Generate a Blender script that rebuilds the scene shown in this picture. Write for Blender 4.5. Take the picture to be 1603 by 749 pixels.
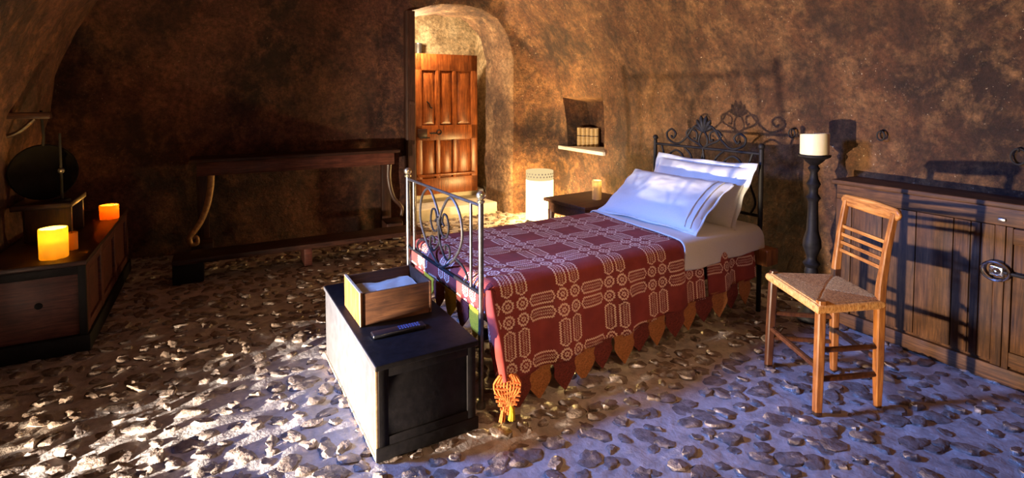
import bpy, bmesh, math, random
from mathutils import Vector, Matrix, noise
random.seed(7)
for o in list(bpy.data.objects):
    bpy.data.objects.remove(o)
SC = bpy.context.scene
COL = SC.collection
PI = math.pi

# ------------------------------------------------------------------ camera, world, light, exposure
RES_X, RES_Y = 1603, 749
F_PX, PP_Y, PITCH, CAM_H = 838.6, 187.6, 0.0463, 1.397
cam = bpy.data.cameras.new('camera')
camo = bpy.data.objects.new('camera', cam)
COL.objects.link(camo)
camo.location = (0, 0, CAM_H)
camo.rotation_euler = (PI / 2 - PITCH, 0, 0)
cam.sensor_fit = 'HORIZONTAL'
cam.sensor_width = 36.0
cam.lens = F_PX / RES_X * 36.0
cam.shift_y = -(RES_Y / 2 - PP_Y) / RES_X
cam.clip_start = 0.05
SC.camera = camo

SC.view_settings.view_transform = 'Standard'
SC.view_settings.look = 'None'
SC.view_settings.gamma = 1.0
SC.view_settings.use_curve_mapping = False
SC.view_settings.exposure = 0.0

world = bpy.data.worlds.new('world')
SC.world = world
world.use_nodes = True
world.node_tree.nodes['Background'].inputs[0].default_value = (1.0, 0.55, 0.34, 1)
world.node_tree.nodes['Background'].inputs[1].default_value = 0.06

TH = 0.5                                     # the room's axes against the camera's
CT, ST = math.cos(TH), math.sin(TH)


def W(u, v, z=0.0):
    return Vector((u * CT - v * ST, u * ST + v * CT, z))


def light(name, kind, loc, power, color, target=None, **kw):
    l = bpy.data.lights.new(name, kind)
    o = bpy.data.objects.new(name, l)
    COL.objects.link(o)
    o.location = loc
    l.energy = power
    l.color = color
    for k, val in kw.items():
        setattr(l, k, val)
    if target is not None:
        d = Vector(target) - Vector(loc)
        o.rotation_euler = d.to_track_quat('-Z', 'Y').to_euler()
    return o


# low warm-white lamp on the window side; blue daylight from the high window beside it
light('low_lamp', 'SPOT', (-2.76, 0.46, 0.060), 2250, (1.0, 0.79, 0.55), (1.9, 3.45, 0.75),
      spot_size=1.66, spot_blend=0.6, shadow_soft_size=0.045)
light('doorway_lamp', 'SPOT', (-2.72, 0.50, 0.20), 2900, (1.0, 0.91, 0.80), (-1.55, 1.72, 0.0),  # added spot that brightens the left floor, no such source known
      spot_size=0.64, spot_blend=1.0, shadow_soft_size=0.03)
light('room_lamp', 'AREA', W(0.9, -0.7, 2.35), 3.2, (1.0, 0.60, 0.30), W(1.5, 2.2, 0.25),  # added warm fill for the near side of the bed, no known lamp
      shape='DISK', size=0.35, spread=0.85)
light('window_daylight', 'AREA', W(-2.0, 3.05, 2.15), 40, (0.15, 0.32, 1.0), (1.60, 2.72, 0.25),
      shape='RECTANGLE', size=0.45, size_y=0.55, spread=0.88)


# ------------------------------------------------------------------ node helpers
class X:
    """a socket with arithmetic"""
    def __init__(s, nt, v): s.nt, s.v = nt, v
    def _m(s, op, *o):
        n = s.nt.nodes.new('ShaderNodeMath'); n.operation = op
        for k, a in enumerate((s,) + o):
            if isinstance(a, X): a = a.v
            if isinstance(a, (int, float)): n.inputs[k].default_value = a
            else: s.nt.links.new(a, n.inputs[k])
        return X(s.nt, n.outputs[0])
    def __add__(s, o): return s._m('ADD', o)
    def __sub__(s, o): return s._m('SUBTRACT', o)
    def __mul__(s, o): return s._m('MULTIPLY', o)
    def abs(s): return s._m('ABSOLUTE')
    def frac(s): return s._m('FRACT')
    def sin(s): return s._m('SINE')
    def max(s, o): return s._m('MAXIMUM', o)
    def min(s, o): return s._m('MINIMUM', o)
    def lt(s, o): return s._m('LESS_THAN', o)
    def gt(s, o): return s._m('GREATER_THAN', o)


def new_mat(name):
    m = bpy.data.materials.new(name)
    m.use_nodes = True
    nt = m.node_tree
    b = nt.nodes['Principled BSDF']
    return m, nt, b


def coords(nt, scale=(1, 1, 1), kind='Object', rot=(0, 0, 0)):
    tc = nt.nodes.new('ShaderNodeTexCoord')
    mp = nt.nodes.new('ShaderNodeMapping')
    mp.inputs['Scale'].default_value = scale
    mp.inputs['Rotation'].default_value = rot
    nt.links.new(tc.outputs[kind], mp.inputs['Vector'])
    return mp.outputs[0]


def noise_n(nt, vec, scale, detail=6, rough=0.6, dist=0.0):
    n = nt.nodes.new('ShaderNodeTexNoise')
    n.inputs['Scale'].default_value = scale
    n.inputs['Detail'].default_value = detail
    n.inputs['Roughness'].default_value = rough
    n.inputs['Distortion'].default_value = dist
    nt.links.new(vec, n.inputs['Vector'])
    return n.outputs['Fac']


def ramp(nt, fac, stops):
    r = nt.nodes.new('ShaderNodeValToRGB')
    e = r.color_ramp.elements
    while len(e) < len(stops): e.new(0.5)
    for k, (p, c) in enumerate(stops):
        e[k].position = p
        e[k].color = (*c, 1) if len(c) == 3 else c
    nt.links.new(fac, r.inputs[0])
    return r.outputs[0]


def mix(nt, fac, a, b, mode='MIX'):
    n = nt.nodes.new('ShaderNodeMix'); n.data_type = 'RGBA'; n.blend_type = mode
    for sock, val in ((n.inputs[0], fac), (n.inputs[6], a), (n.inputs[7], b)):
        if isinstance(val, (int, float)): sock.default_value = val
        elif isinstance(val, tuple): sock.default_value = (*val, 1)
        else: nt.links.new(val, sock)
    return n.outputs[2]


def bump(nt, bsdf, h, strength=0.5, dist=0.01):
    n = nt.nodes.new('ShaderNodeBump')
    n.inputs['Strength'].default_value = strength
    n.inputs['Distance'].default_value = dist
    nt.links.new(h, n.inputs['Height'])
    nt.links.new(n.outputs[0], bsdf.inputs['Normal'])


def wood(name, dark, mid, lite, grain=(2, 30, 30), rough=0.45, b=0.25, scale=3.0):
    """grain runs along the axis with the small scale"""
    m, nt, bs = new_mat(name)
    v = coords(nt, grain)
    f = noise_n(nt, v, scale, 5, 0.65, 0.6)
    v2 = coords(nt)
    f2 = noise_n(nt, v2, 7.0, 5, 0.6)
    c = ramp(nt, f, [(0.3, dark), (0.52, mid), (0.72, lite)])
    c2 = mix(nt, ramp(nt, f2, [(0.35, (0.45, 0.45, 0.45)), (0.62, (1.1, 1.1, 1.1))]), dark, c)
    nt.links.new(c2, bs.inputs['Base Color'])
    bs.inputs['Roughness'].default_value = rough
    bump(nt, bs, f, b, 0.004)
    return m


def plain(name, col, rough=0.5, metal=0.0, var=0.35, scale=25.0, b=0.15, bd=0.003):
    m, nt, bs = new_mat(name)
    f = noise_n(nt, coords(nt), scale, 5, 0.6)
    d = tuple(c * (1 - var) for c in col); l = tuple(min(1, c * (1 + var)) for c in col)
    nt.links.new(ramp(nt, f, [(0.3, d), (0.7, l)]), bs.inputs['Base Color'])
    bs.inputs['Roughness'].default_value = rough
    bs.inputs['Metallic'].default_value = metal
    if b: bump(nt, bs, f, b, bd)
    return m


def plaster(name, dark, mid, lite, tan, grit, speck, bs_strength=0.9):
    m, nt, bs = new_mat(name)
    v = coords(nt)
    big = noise_n(nt, v, 1.3, 6, 0.62, 0.25)
    vs = coords(nt, (1.0, 1.0, 0.8))
    med = noise_n(nt, vs, 5.5, 10, 0.74, 0.2)
    fine = noise_n(nt, v, 24, 10, 0.78)
    patch = noise_n(nt, coords(nt, (1, 1, 0.85)), 2.6, 9, 0.7, 0.3)
    c = ramp(nt, big, [(0.36, dark), (0.49, mid), (0.62, lite)])
    c = mix(nt, ramp(nt, med, [(0.47, (0, 0, 0)), (0.66, (0.9, 0.9, 0.9))]), c, tan)
    c = mix(nt, ramp(nt, patch, [(0.34, (0.9, 0.9, 0.9)), (0.50, (0, 0, 0))]), c, dark)
    c = mix(nt, 1.0, c, ramp(nt, fine, [(0.30, (0.22, 0.20, 0.18)), (0.47, (0.85, 0.85, 0.85)), (0.66, (1.7, 1.65, 1.6))]), 'MULTIPLY')
    sp = noise_n(nt, v, 60, 4, 0.6)
    spm = X(nt, ramp(nt, sp, [(0.66, (0, 0, 0)), (0.72, (0.9, 0.9, 0.9))])) * X(nt, ramp(nt, patch, [(0.45, (0, 0, 0)), (0.58, (1, 1, 1))]))
    c = mix(nt, spm.v, c, speck)
    nt.links.new(c, bs.inputs['Base Color'])
    bs.inputs['Roughness'].default_value = 0.72
    h = X(nt, med) * 0.7 + X(nt, fine) * grit + X(nt, sp) * 0.12
    bump(nt, bs, h.v, bs_strength, 0.045)
    return m


M = {}
M['pan'] = plain('sooty_pan_metal', (0.005, 0.004, 0.004), 0.8, 0, 0.3, 20, 0.1)
M['wall'] = plaster('ochre_plaster', (0.025, 0.009, 0.005), (0.088, 0.032, 0.012), (0.138, 0.058, 0.021),
                    (0.225, 0.110, 0.042), 0.6, (0.75, 0.6, 0.42))
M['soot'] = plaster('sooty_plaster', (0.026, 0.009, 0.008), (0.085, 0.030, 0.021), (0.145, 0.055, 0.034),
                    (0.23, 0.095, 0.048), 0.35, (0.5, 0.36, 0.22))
M['reveal'] = plaster('pale_reveal_plaster', (0.05, 0.023, 0.012), (0.145, 0.075, 0.036), (0.215, 0.122, 0.062), (0.30, 0.185, 0.095), 0.5, (0.7, 0.55, 0.38))  # lighter than the walls: lamp and lantern light put into the colour
M['rubble'] = plaster('passage_rubble', (0.16, 0.10, 0.05), (0.42, 0.30, 0.17), (0.6, 0.46, 0.28),
                      (0.7, 0.56, 0.36), 0.6, (0.85, 0.75, 0.55), 1.0)
M['limestone'] = plain('pale_limestone', (0.68, 0.62, 0.52), 0.8, 0, 0.15, 9, 0.4, 0.01)
M['mortar'] = plain('floor_mortar', (0.46, 0.40, 0.37), 0.5, 0, 0.3, 22, 0.7, 0.015)
M['stone'] = plain('floor_cobble', (0.23, 0.175, 0.145), 0.25, 0, 0.5, 26, 0.8, 0.015)
M['door'] = wood('orange_door_wood', (0.07, 0.016, 0.004), (0.27, 0.070, 0.014), (0.43, 0.135, 0.029), (22, 22, 1.5), 0.35)
M['dark_wood'] = wood('dark_old_wood', (0.012, 0.006, 0.006), (0.045, 0.018, 0.013), (0.085, 0.034, 0.021), (2, 30, 30), 0.42)
M['dark_wood_v'] = wood('dark_old_wood_upright', (0.015, 0.007, 0.006), (0.05, 0.02, 0.013), (0.09, 0.036, 0.022), (30, 30, 2), 0.42)
M['bench_red'] = wood('reddish_chest_wood', (0.03, 0.009, 0.007), (0.11, 0.033, 0.024), (0.17, 0.055, 0.037), (2, 26, 26), 0.45)
M['cup'] = wood('brown_cupboard_wood', (0.018, 0.006, 0.002), (0.080, 0.031, 0.009), (0.14, 0.058, 0.018), (28, 28, 1.6), 0.62)
M['cup_h'] = wood('brown_cupboard_rail', (0.018, 0.006, 0.002), (0.085, 0.033, 0.010), (0.15, 0.062, 0.019), (28, 1.6, 28), 0.62)
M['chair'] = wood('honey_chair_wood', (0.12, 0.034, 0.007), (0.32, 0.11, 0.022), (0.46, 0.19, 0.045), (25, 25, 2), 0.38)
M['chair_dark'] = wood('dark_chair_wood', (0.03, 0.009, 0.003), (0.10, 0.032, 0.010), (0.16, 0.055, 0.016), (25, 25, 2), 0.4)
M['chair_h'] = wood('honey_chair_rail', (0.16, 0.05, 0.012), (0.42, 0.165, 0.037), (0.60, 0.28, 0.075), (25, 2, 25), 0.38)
M['black'] = plain('black_painted_wood', (0.007, 0.0055, 0.006), 0.6, 0, 0.5, 30, 0.3, 0.004)
M['worn'] = plain('worn_grey_paint', (0.075, 0.072, 0.075), 0.6, 0, 0.25, 16, 0.3, 0.004)  # paler than the black: low lamp's light on that side put into colour
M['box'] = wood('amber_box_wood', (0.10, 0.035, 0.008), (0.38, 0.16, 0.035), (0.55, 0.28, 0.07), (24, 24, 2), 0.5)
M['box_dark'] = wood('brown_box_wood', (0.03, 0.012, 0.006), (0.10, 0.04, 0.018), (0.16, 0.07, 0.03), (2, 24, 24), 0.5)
M['edge'] = plain('bare_wood_edge', (0.60, 0.42, 0.24), 0.6, 0, 0.3, 40, 0.2)
M['iron'] = plain('wrought_iron', (0.011, 0.009, 0.009), 0.6, 0.0, 0.3, 60, 0.25, 0.002)
M['steel'] = plain('bare_bed_steel', (0.17, 0.16, 0.155), 0.36, 0.85, 0.3, 50, 0.2, 0.002)
M['brass'] = plain('pale_brass', (0.72, 0.62, 0.40), 0.25, 0.9, 0.15, 30, 0.1)
M['chrome'] = plain('bright_steel', (0.7, 0.7, 0.7), 0.15, 1.0, 0.1, 30, 0)
M['gold'] = plain('rubbed_gilding', (0.34, 0.19, 0.07), 0.45, 0.2, 0.4, 40, 0.3)
M['linen'] = plain('white_linen', (0.74, 0.73, 0.70), 0.85, 0, 0.04, 160, 0.25, 0.002)
M['ticking'] = plain('mattress_cotton', (0.6, 0.56, 0.5), 0.9, 0, 0.06, 120, 0.2)
M['paper'] = plain('folded_paper', (0.85, 0.80, 0.70), 0.8, 0, 0.05, 30, 0.1)
M['vellum'] = plain('vellum_binding', (0.44, 0.29, 0.12), 0.6, 0, 0.25, 30, 0.2)
M['band'] = plain('dark_leather_band', (0.06, 0.025, 0.012), 0.5, 0, 0.3, 30, 0.1)
M['plastic'] = plain('black_plastic', (0.012, 0.012, 0.016), 0.3, 0, 0.2, 30, 0)
M['button'] = plain('blue_grey_buttons', (0.10, 0.12, 0.28), 0.4, 0, 0.2, 30, 0)
M['cream_wax'] = plain('cream_wax', (0.84, 0.70, 0.42), 0.45, 0, 0.05, 20, 0.1)
M['wick'] = plain('burnt_wick', (0.02, 0.015, 0.01), 0.9)
M['maroon_yarn'] = plain('maroon_crochet', (0.17, 0.028, 0.022), 0.95, 0, 0.55, 170, 0.9, 0.004)
M['tan_yarn'] = plain('rust_tan_crochet', (0.40, 0.155, 0.05), 0.95, 0, 0.45, 170, 0.9, 0.004)
M['orange_yarn'] = plain('orange_crochet', (0.62, 0.15, 0.03), 0.95, 0, 0.45, 170, 0.9, 0.004)
M['yellow_yarn'] = plain('yellow_yarn', (0.72, 0.47, 0.02), 0.95, 0, 0.25, 170, 0.9, 0.004)


for _k, _s in (('black', 0.18), ('pan', 0.05), ('iron', 0.25), ('cup', 0.25), ('cup_h', 0.3), ('dark_wood', 0.3), ('bench_red', 0.35)):
    M[_k].node_tree.nodes['Principled BSDF'].inputs['Specular IOR Level'].default_value = _s


def glow_wax(name, col, tr):
    m = bpy.data.materials.new(name); m.use_nodes = True
    nt = m.node_tree; nt.nodes.clear()
    out = nt.nodes.new('ShaderNodeOutputMaterial')
    d = nt.nodes.new('ShaderNodeBsdfDiffuse'); t = nt.nodes.new('ShaderNodeBsdfTranslucent')
    f = noise_n(nt, coords(nt), 14, 3, 0.5)
    c = ramp(nt, f, [(0.3, tuple(x * 0.9 for x in col)), (0.7, col)])
    nt.links.new(c, d.inputs[0]); nt.links.new(c, t.inputs[0])
    ms = nt.nodes.new('ShaderNodeMixShader'); ms.inputs[0].default_value = tr
    nt.links.new(d.outputs[0], ms.inputs[1]); nt.links.new(t.outputs[0], ms.inputs[2])
    nt.links.new(ms.outputs[0], out.inputs[0])
    return m


M['amber_wax'] = glow_wax('amber_lit_wax', (0.98, 0.76, 0.20), 0.6)
M['orange_wax'] = glow_wax('orange_lit_wax', (0.95, 0.50, 0.10), 0.5)
M['pale_wax'] = glow_wax('pale_lit_wax', (0.95, 0.82, 0.55), 0.5)


def emit(name, col, s):
    m = bpy.data.materials.new(name); m.use_nodes = True
    nt = m.node_tree; nt.nodes.clear()
    out = nt.nodes.new('ShaderNodeOutputMaterial'); e = nt.nodes.new('ShaderNodeEmission')
    e.inputs[0].default_value = (*col, 1); e.inputs[1].default_value = s
    nt.links.new(e.outputs[0], out.inputs[0])
    return m


M['flame'] = emit('candle_flame', (1.0, 0.6, 0.15), 14)
M['lantern'] = emit('lit_lantern_paper', (1.0, 0.70, 0.30), 9)
_nt = M['lantern'].node_tree
_tr = _nt.nodes.new('ShaderNodeBsdfTransparent'); _ms = _nt.nodes.new('ShaderNodeMixShader'); _ms.inputs[0].default_value = 0.5
_nt.links.new(_nt.nodes['Emission'].outputs[0], _ms.inputs[1]); _nt.links.new(_tr.outputs[0], _ms.inputs[2])
_nt.links.new(_ms.outputs[0], [n for n in _nt.nodes if n.type == 'OUTPUT_MATERIAL'][0].inputs[0])
M['lantern_rim'] = emit('lit_lantern_rim', (1.0, 0.74, 0.36), 0.95)
M['lantern_hole'] = plain('lantern_hole', (0.25, 0.22, 0.2), 0.8)


def rush_mat():
    m, nt, bs = new_mat('woven_rush')
    f = noise_n(nt, coords(nt, (60, 60, 20)), 2.5, 5, 0.6)
    c = ramp(nt, f, [(0.3, (0.28, 0.10, 0.022)), (0.5, (0.66, 0.29, 0.075)), (0.7, (0.82, 0.46, 0.15))])
    nt.links.new(c, bs.inputs['Base Color'])
    bs.inputs['Roughness'].default_value = 0.6
    bump(nt, bs, f, 0.5, 0.004)
    return m


M['rush'] = rush_mat()


def coverlet_mat():
    """overshot weave: squares framed by pairs of long hexagons, rings at the crossings"""
    m, nt, bs = new_mat('maroon_woven_coverlet')
    uv = nt.nodes.new('ShaderNodeUVMap'); uv.uv_map = 'UVMap'
    sep = nt.nodes.new('ShaderNodeSeparateXYZ'); nt.links.new(uv.outputs[0], sep.inputs[0])
    PX, PY = 0.305, 0.28
    x = X(nt, sep.outputs[0]); y = X(nt, sep.outputs[1])
    # thread stepping makes the outlines ragged
    st = 0.0035
    wob = (x * (2 * PI / 0.012)).sin() * 0.008
    wob2 = (y * (2 * PI / 0.012)).sin() * 0.008
    qx = ((x * (1 / PX)).frac() - 0.5).abs() + wob2
    qy = ((y * (1 / PY)).frac() - 0.5).abs() + wob

    def ring(d, lo, hi):
        return d.gt(lo) * d.lt(hi)

    def lozenge(a, b0):
        b = (b0 - 0.372).abs()
        d = b.max(a - 0.145 + b * 0.55)
        o = ring(d, 0.073, 0.102)
        inner = ring(d, -1, 0.054) * ring(b, 0.010, 0.042) * ((a * (2 * PI / 0.034)).sin().gt(-0.2))
        return o.max(inner * 0.8)

    def octo():
        a = (qx - 0.372).abs(); b = (qy - 0.372).abs()
        d = a.max(b).max((a + b) * 0.72)
        return ring(d, 0.072, 0.104).max(ring(d, 0.018, 0.044) * 0.85)

    mask = lozenge(qx, qy).max(lozenge(qy, qx)).max(octo())
    mask = mask.min(1.0)
    # weave dots
    t1 = (x * (2 * PI / 0.0085)).sin() * (y * (2 * PI / 0.0085)).sin()
    dots = t1.gt(-0.25) * 0.35 + 0.65
    mask = mask * dots
    n = noise_n(nt, coords(nt), 9, 4, 0.6)
    base = ramp(nt, n, [(0.3, (0.20, 0.026, 0.022)), (0.7, (0.33, 0.047, 0.037))])
    base = mix(nt, (t1.gt(0.1) * 0.35).v, base, (0.30, 0.06, 0.045))
    c = mix(nt, mask.v, base, (0.92, 0.66, 0.50))
    nt.links.new(c, bs.inputs['Base Color'])
    bs.inputs['Roughness'].default_value = 0.9
    h = t1 * 0.5 + mask
    bump(nt, bs, h.v, 0.5, 0.003)
    return m


M['coverlet'] = coverlet_mat()


# ------------------------------------------------------------------ mesh helpers
def mesh_obj(name, bm, mat, parent=None, smooth=40, mats=None):
    me = bpy.data.meshes.new(name)
    bmesh.ops.recalc_face_normals(bm, faces=bm.faces) if smooth is not None and len(bm.faces) < 60000 else None
    if smooth:
        for f in bm.faces: f.smooth = True
    bm.to_mesh(me); bm.free()
    if smooth: me.set_sharp_from_angle(angle=math.radians(smooth))
    for mm in (mats or [mat]): me.materials.append(mm)
    o = bpy.data.objects.new(name, me)
    COL.objects.link(o)
    if parent: o.parent = parent
    return o


def tag(o, label, cat, group=None):
    o['label'] = label; o['category'] = cat
    if group: o['group'] = group
    return o


def thing(name, label, cat, loc=(0, 0, 0), rz=0.0, group=None):
    o = bpy.data.objects.new(name, None)
    o.empty_display_size = 0.1
    COL.objects.link(o)
    o.location = loc; o.rotation_euler = (0, 0, rz)
    return tag(o, label, cat, group)


def structure(o):
    o['kind'] = 'structure'
    return o


def B(): return bmesh.new()


def box(bm, x0, x1, y0, y1, z0, z1, bev=0.003, seg=2, mat=None):
    vs = [bm.verts.new((x, y, z)) for x in (x0, x1) for y in (y0, y1) for z in (z0, z1)]
    idx = [(0, 1, 3, 2), (4, 6, 7, 5), (0, 4, 5, 1), (2, 3, 7, 6), (0, 2, 6, 4), (1, 5, 7, 3)]
    fs = [bm.faces.new([vs[i] for i in f]) for f in idx]
    if bev:
        es = list({e for f in fs for e in f.edges})
        r = bmesh.ops.bevel(bm, geom=es, offset=min(bev, 0.45 * min(abs(x1 - x0), abs(y1 - y0), abs(z1 - z0))),
                            segments=seg, profile=0.5, affect='EDGES')
    return bm


def lathe(bm, prof, n=32, c=(0, 0), z0=0.0, wob=0.0):
    """prof: list of (r, z)"""
    rings = []
    for r, z in prof:
        if r <= 1e-5:
            rings.append([bm.verts.new((c[0], c[1], z0 + z))])
        else:
            rings.append([bm.verts.new((c[0] + r * math.cos(2 * PI * k / n), c[1] + r * math.sin(2 * PI * k / n),
                                        z0 + z + wob * noise.noise((math.cos(2 * PI * k / n) * 2, math.sin(2 * PI * k / n) * 2, z))))
                          for k in range(n)])
    for a, b in zip(rings, rings[1:]):
        for k in range(n):
            k2 = (k + 1) % n
            if len(a) == 1 and len(b) == 1: continue
            if len(a) == 1: bm.faces.new((a[0], b[k2], b[k]))
            elif len(b) == 1: bm.faces.new((a[k], a[k2], b[0]))
            else: bm.faces.new((a[k], a[k2], b[k2], b[k]))
    return bm


def spline(pts, n=8):
    pts = [Vector(p) for p in pts]
    P = [2 * pts[0] - pts[1]] + pts + [2 * pts[-1] - pts[-2]]
    out = []
    for i in range(1, len(P) - 2):
        for k in range(n):
            t = k / n
            a, b, c, d = P[i - 1], P[i], P[i + 1], P[i + 2]
            out.append(0.5 * ((2 * b) + (c - a) * t + (2 * a - 5 * b + 4 * c - d) * t * t + (3 * b - a - 3 * c + d) * t ** 3))
    out.append(pts[-1])
    return out


def tube(bm, pts, r, n=8, closed=False):
    """r: number or list of radii"""
    pts = [Vector(p) for p in pts]
    N = len(pts)
    rr = r if isinstance(r, (list, tuple)) else [r] * N
    rings = []
    up = None
    for i, p in enumerate(pts):
        if closed: t = pts[(i + 1) % N] - pts[i - 1]
        else: t = pts[min(i + 1, N - 1)] - pts[max(i - 1, 0)]
        t.normalize()
        if up is None:
            up = Vector((0, 0, 1)) if abs(t.z) < 0.9 else Vector((1, 0, 0))
        s = t.cross(up)
        if s.length < 1e-4: s = t.orthogonal()
        s.normalize(); up = s.cross(t).normalized()
        rings.append([bm.verts.new(p + (s * math.cos(2 * PI * k / n) + up * math.sin(2 * PI * k / n)) * rr[i]) for k in range(n)])
    rng = range(N) if closed else range(N - 1)
    for i in rng:
        a, b = rings[i], rings[(i + 1) % N]
        for k in range(n):
            bm.faces.new((a[k], a[(k + 1) % n], b[(k + 1) % n], b[k]))
    if not closed:
        bm.faces.new(rings[0][::-1]); bm.faces.new(rings[-1])
    return bm


def sphere(bm, c, r, sx=1, sy=1, sz=1, n=16):
    ret = bmesh.ops.create_uvsphere(bm, u_segments=n, v_segments=max(6, n // 2), radius=r)
    for v in ret['verts']:
        v.co = Vector((v.co.x * sx + c[0], v.co.y * sy + c[1], v.co.z * sz + c[2]))
    return bm


def bar(bm, secs, bev=0.0):
    """a squared bar through sections (centre x, y, z, half width x, half width y)"""
    rings = []
    for (x, y, z, a, b) in secs:
        k = 0.3
        rings.append([bm.verts.new((x + sx * a * fx, y + sy * b * fy, z)) for sx, sy, fx, fy in
                      ((-1, -1, 1, 1 - k), (-1, -1, 1 - k, 1), (1, -1, 1 - k, 1), (1, -1, 1, 1 - k),
                       (1, 1, 1, 1 - k), (1, 1, 1 - k, 1), (-1, 1, 1 - k, 1), (-1, 1, 1, 1 - k))])
    for p, q in zip(rings, rings[1:]):
        for k in range(8): bm.faces.new((p[k], p[(k + 1) % 8], q[(k + 1) % 8], q[k]))
    bm.faces.new(rings[0][::-1]); bm.faces.new(rings[-1])
    return bm


def prism(bm, outline, axis, a, b):
    """extrude a 2D outline: axis 'x' -> outline in (y, z), 'y' -> (x, z), 'z' -> (x, y)"""
    def P(p, t):
        return {'x': (t, p[0], p[1]), 'y': (p[0], t, p[1]), 'z': (p[0], p[1], t)}[axis]
    A = [bm.verts.new(P(p, a)) for p in outline]; Bv = [bm.verts.new(P(p, b)) for p in outline]
    n = len(outline)
    bm.faces.new(A); bm.faces.new(Bv[::-1])
    for k in range(n): bm.faces.new((A[k], Bv[k], Bv[(k + 1) % n], A[(k + 1) % n]))
    return bm


def fb(p, octv=4):
    s, a = 0.0, 1.0
    q = Vector(p)
    for _ in range(octv):
        s += a * noise.noise(q); q = q * 2.03 + Vector((3.1, 1.7, 5.3)); a *= 0.5
    return s


# ------------------------------------------------------------------ the room
UR, VB, UL = 3.5, 5.5, -1.12            # right wall, back wall, left wall (room axes)
ZS, VA, VBH = 1.0, 2.31, 2.1            # springing height and half-axes of the barrel vault
NLO, NHI = 48, 60


def profile(k):
    """k-th row of the wall profile -> (z, inward offset)"""
    if k <= NLO: return -0.06 + (ZS + 0.06) * k / NLO, 0.0
    ph = (k - NLO) / NHI * math.radians(86)
    return ZS + VBH * math.sin(ph), VA * (1 - math.cos(ph))


def wall_noise(u, v, z, amp=0.02):
    return amp * (fb((u * 1.3, v * 1.3, z * 1.3), 2) + 0.5 * fb((u * 5, v * 5, z * 5), 4))


DOOR_L, DOOR_R = 1.80, 3.02


def door_top(u):
    pts = [(1.79, 2.28), (2.05, 2.37), (2.35, 2.40), (2.62, 2.37), (2.82, 2.27), (2.95, 2.08), (3.02, 1.80)]
    if u <= pts[0][0]: return pts[0][1]
    for (a, za), (b, zb) in zip(pts, pts[1:]):
        if u <= b: return za + (zb - za) * (u - a) / (b - a)
    return 1.8


NI_V0, NI_V1, NI_Z0, NI_Z1 = 4.40, 5.20, 0.80, 1.37


def in_door(u, z): return DOOR_L < u < DOOR_R and z < door_top(u)


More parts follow.
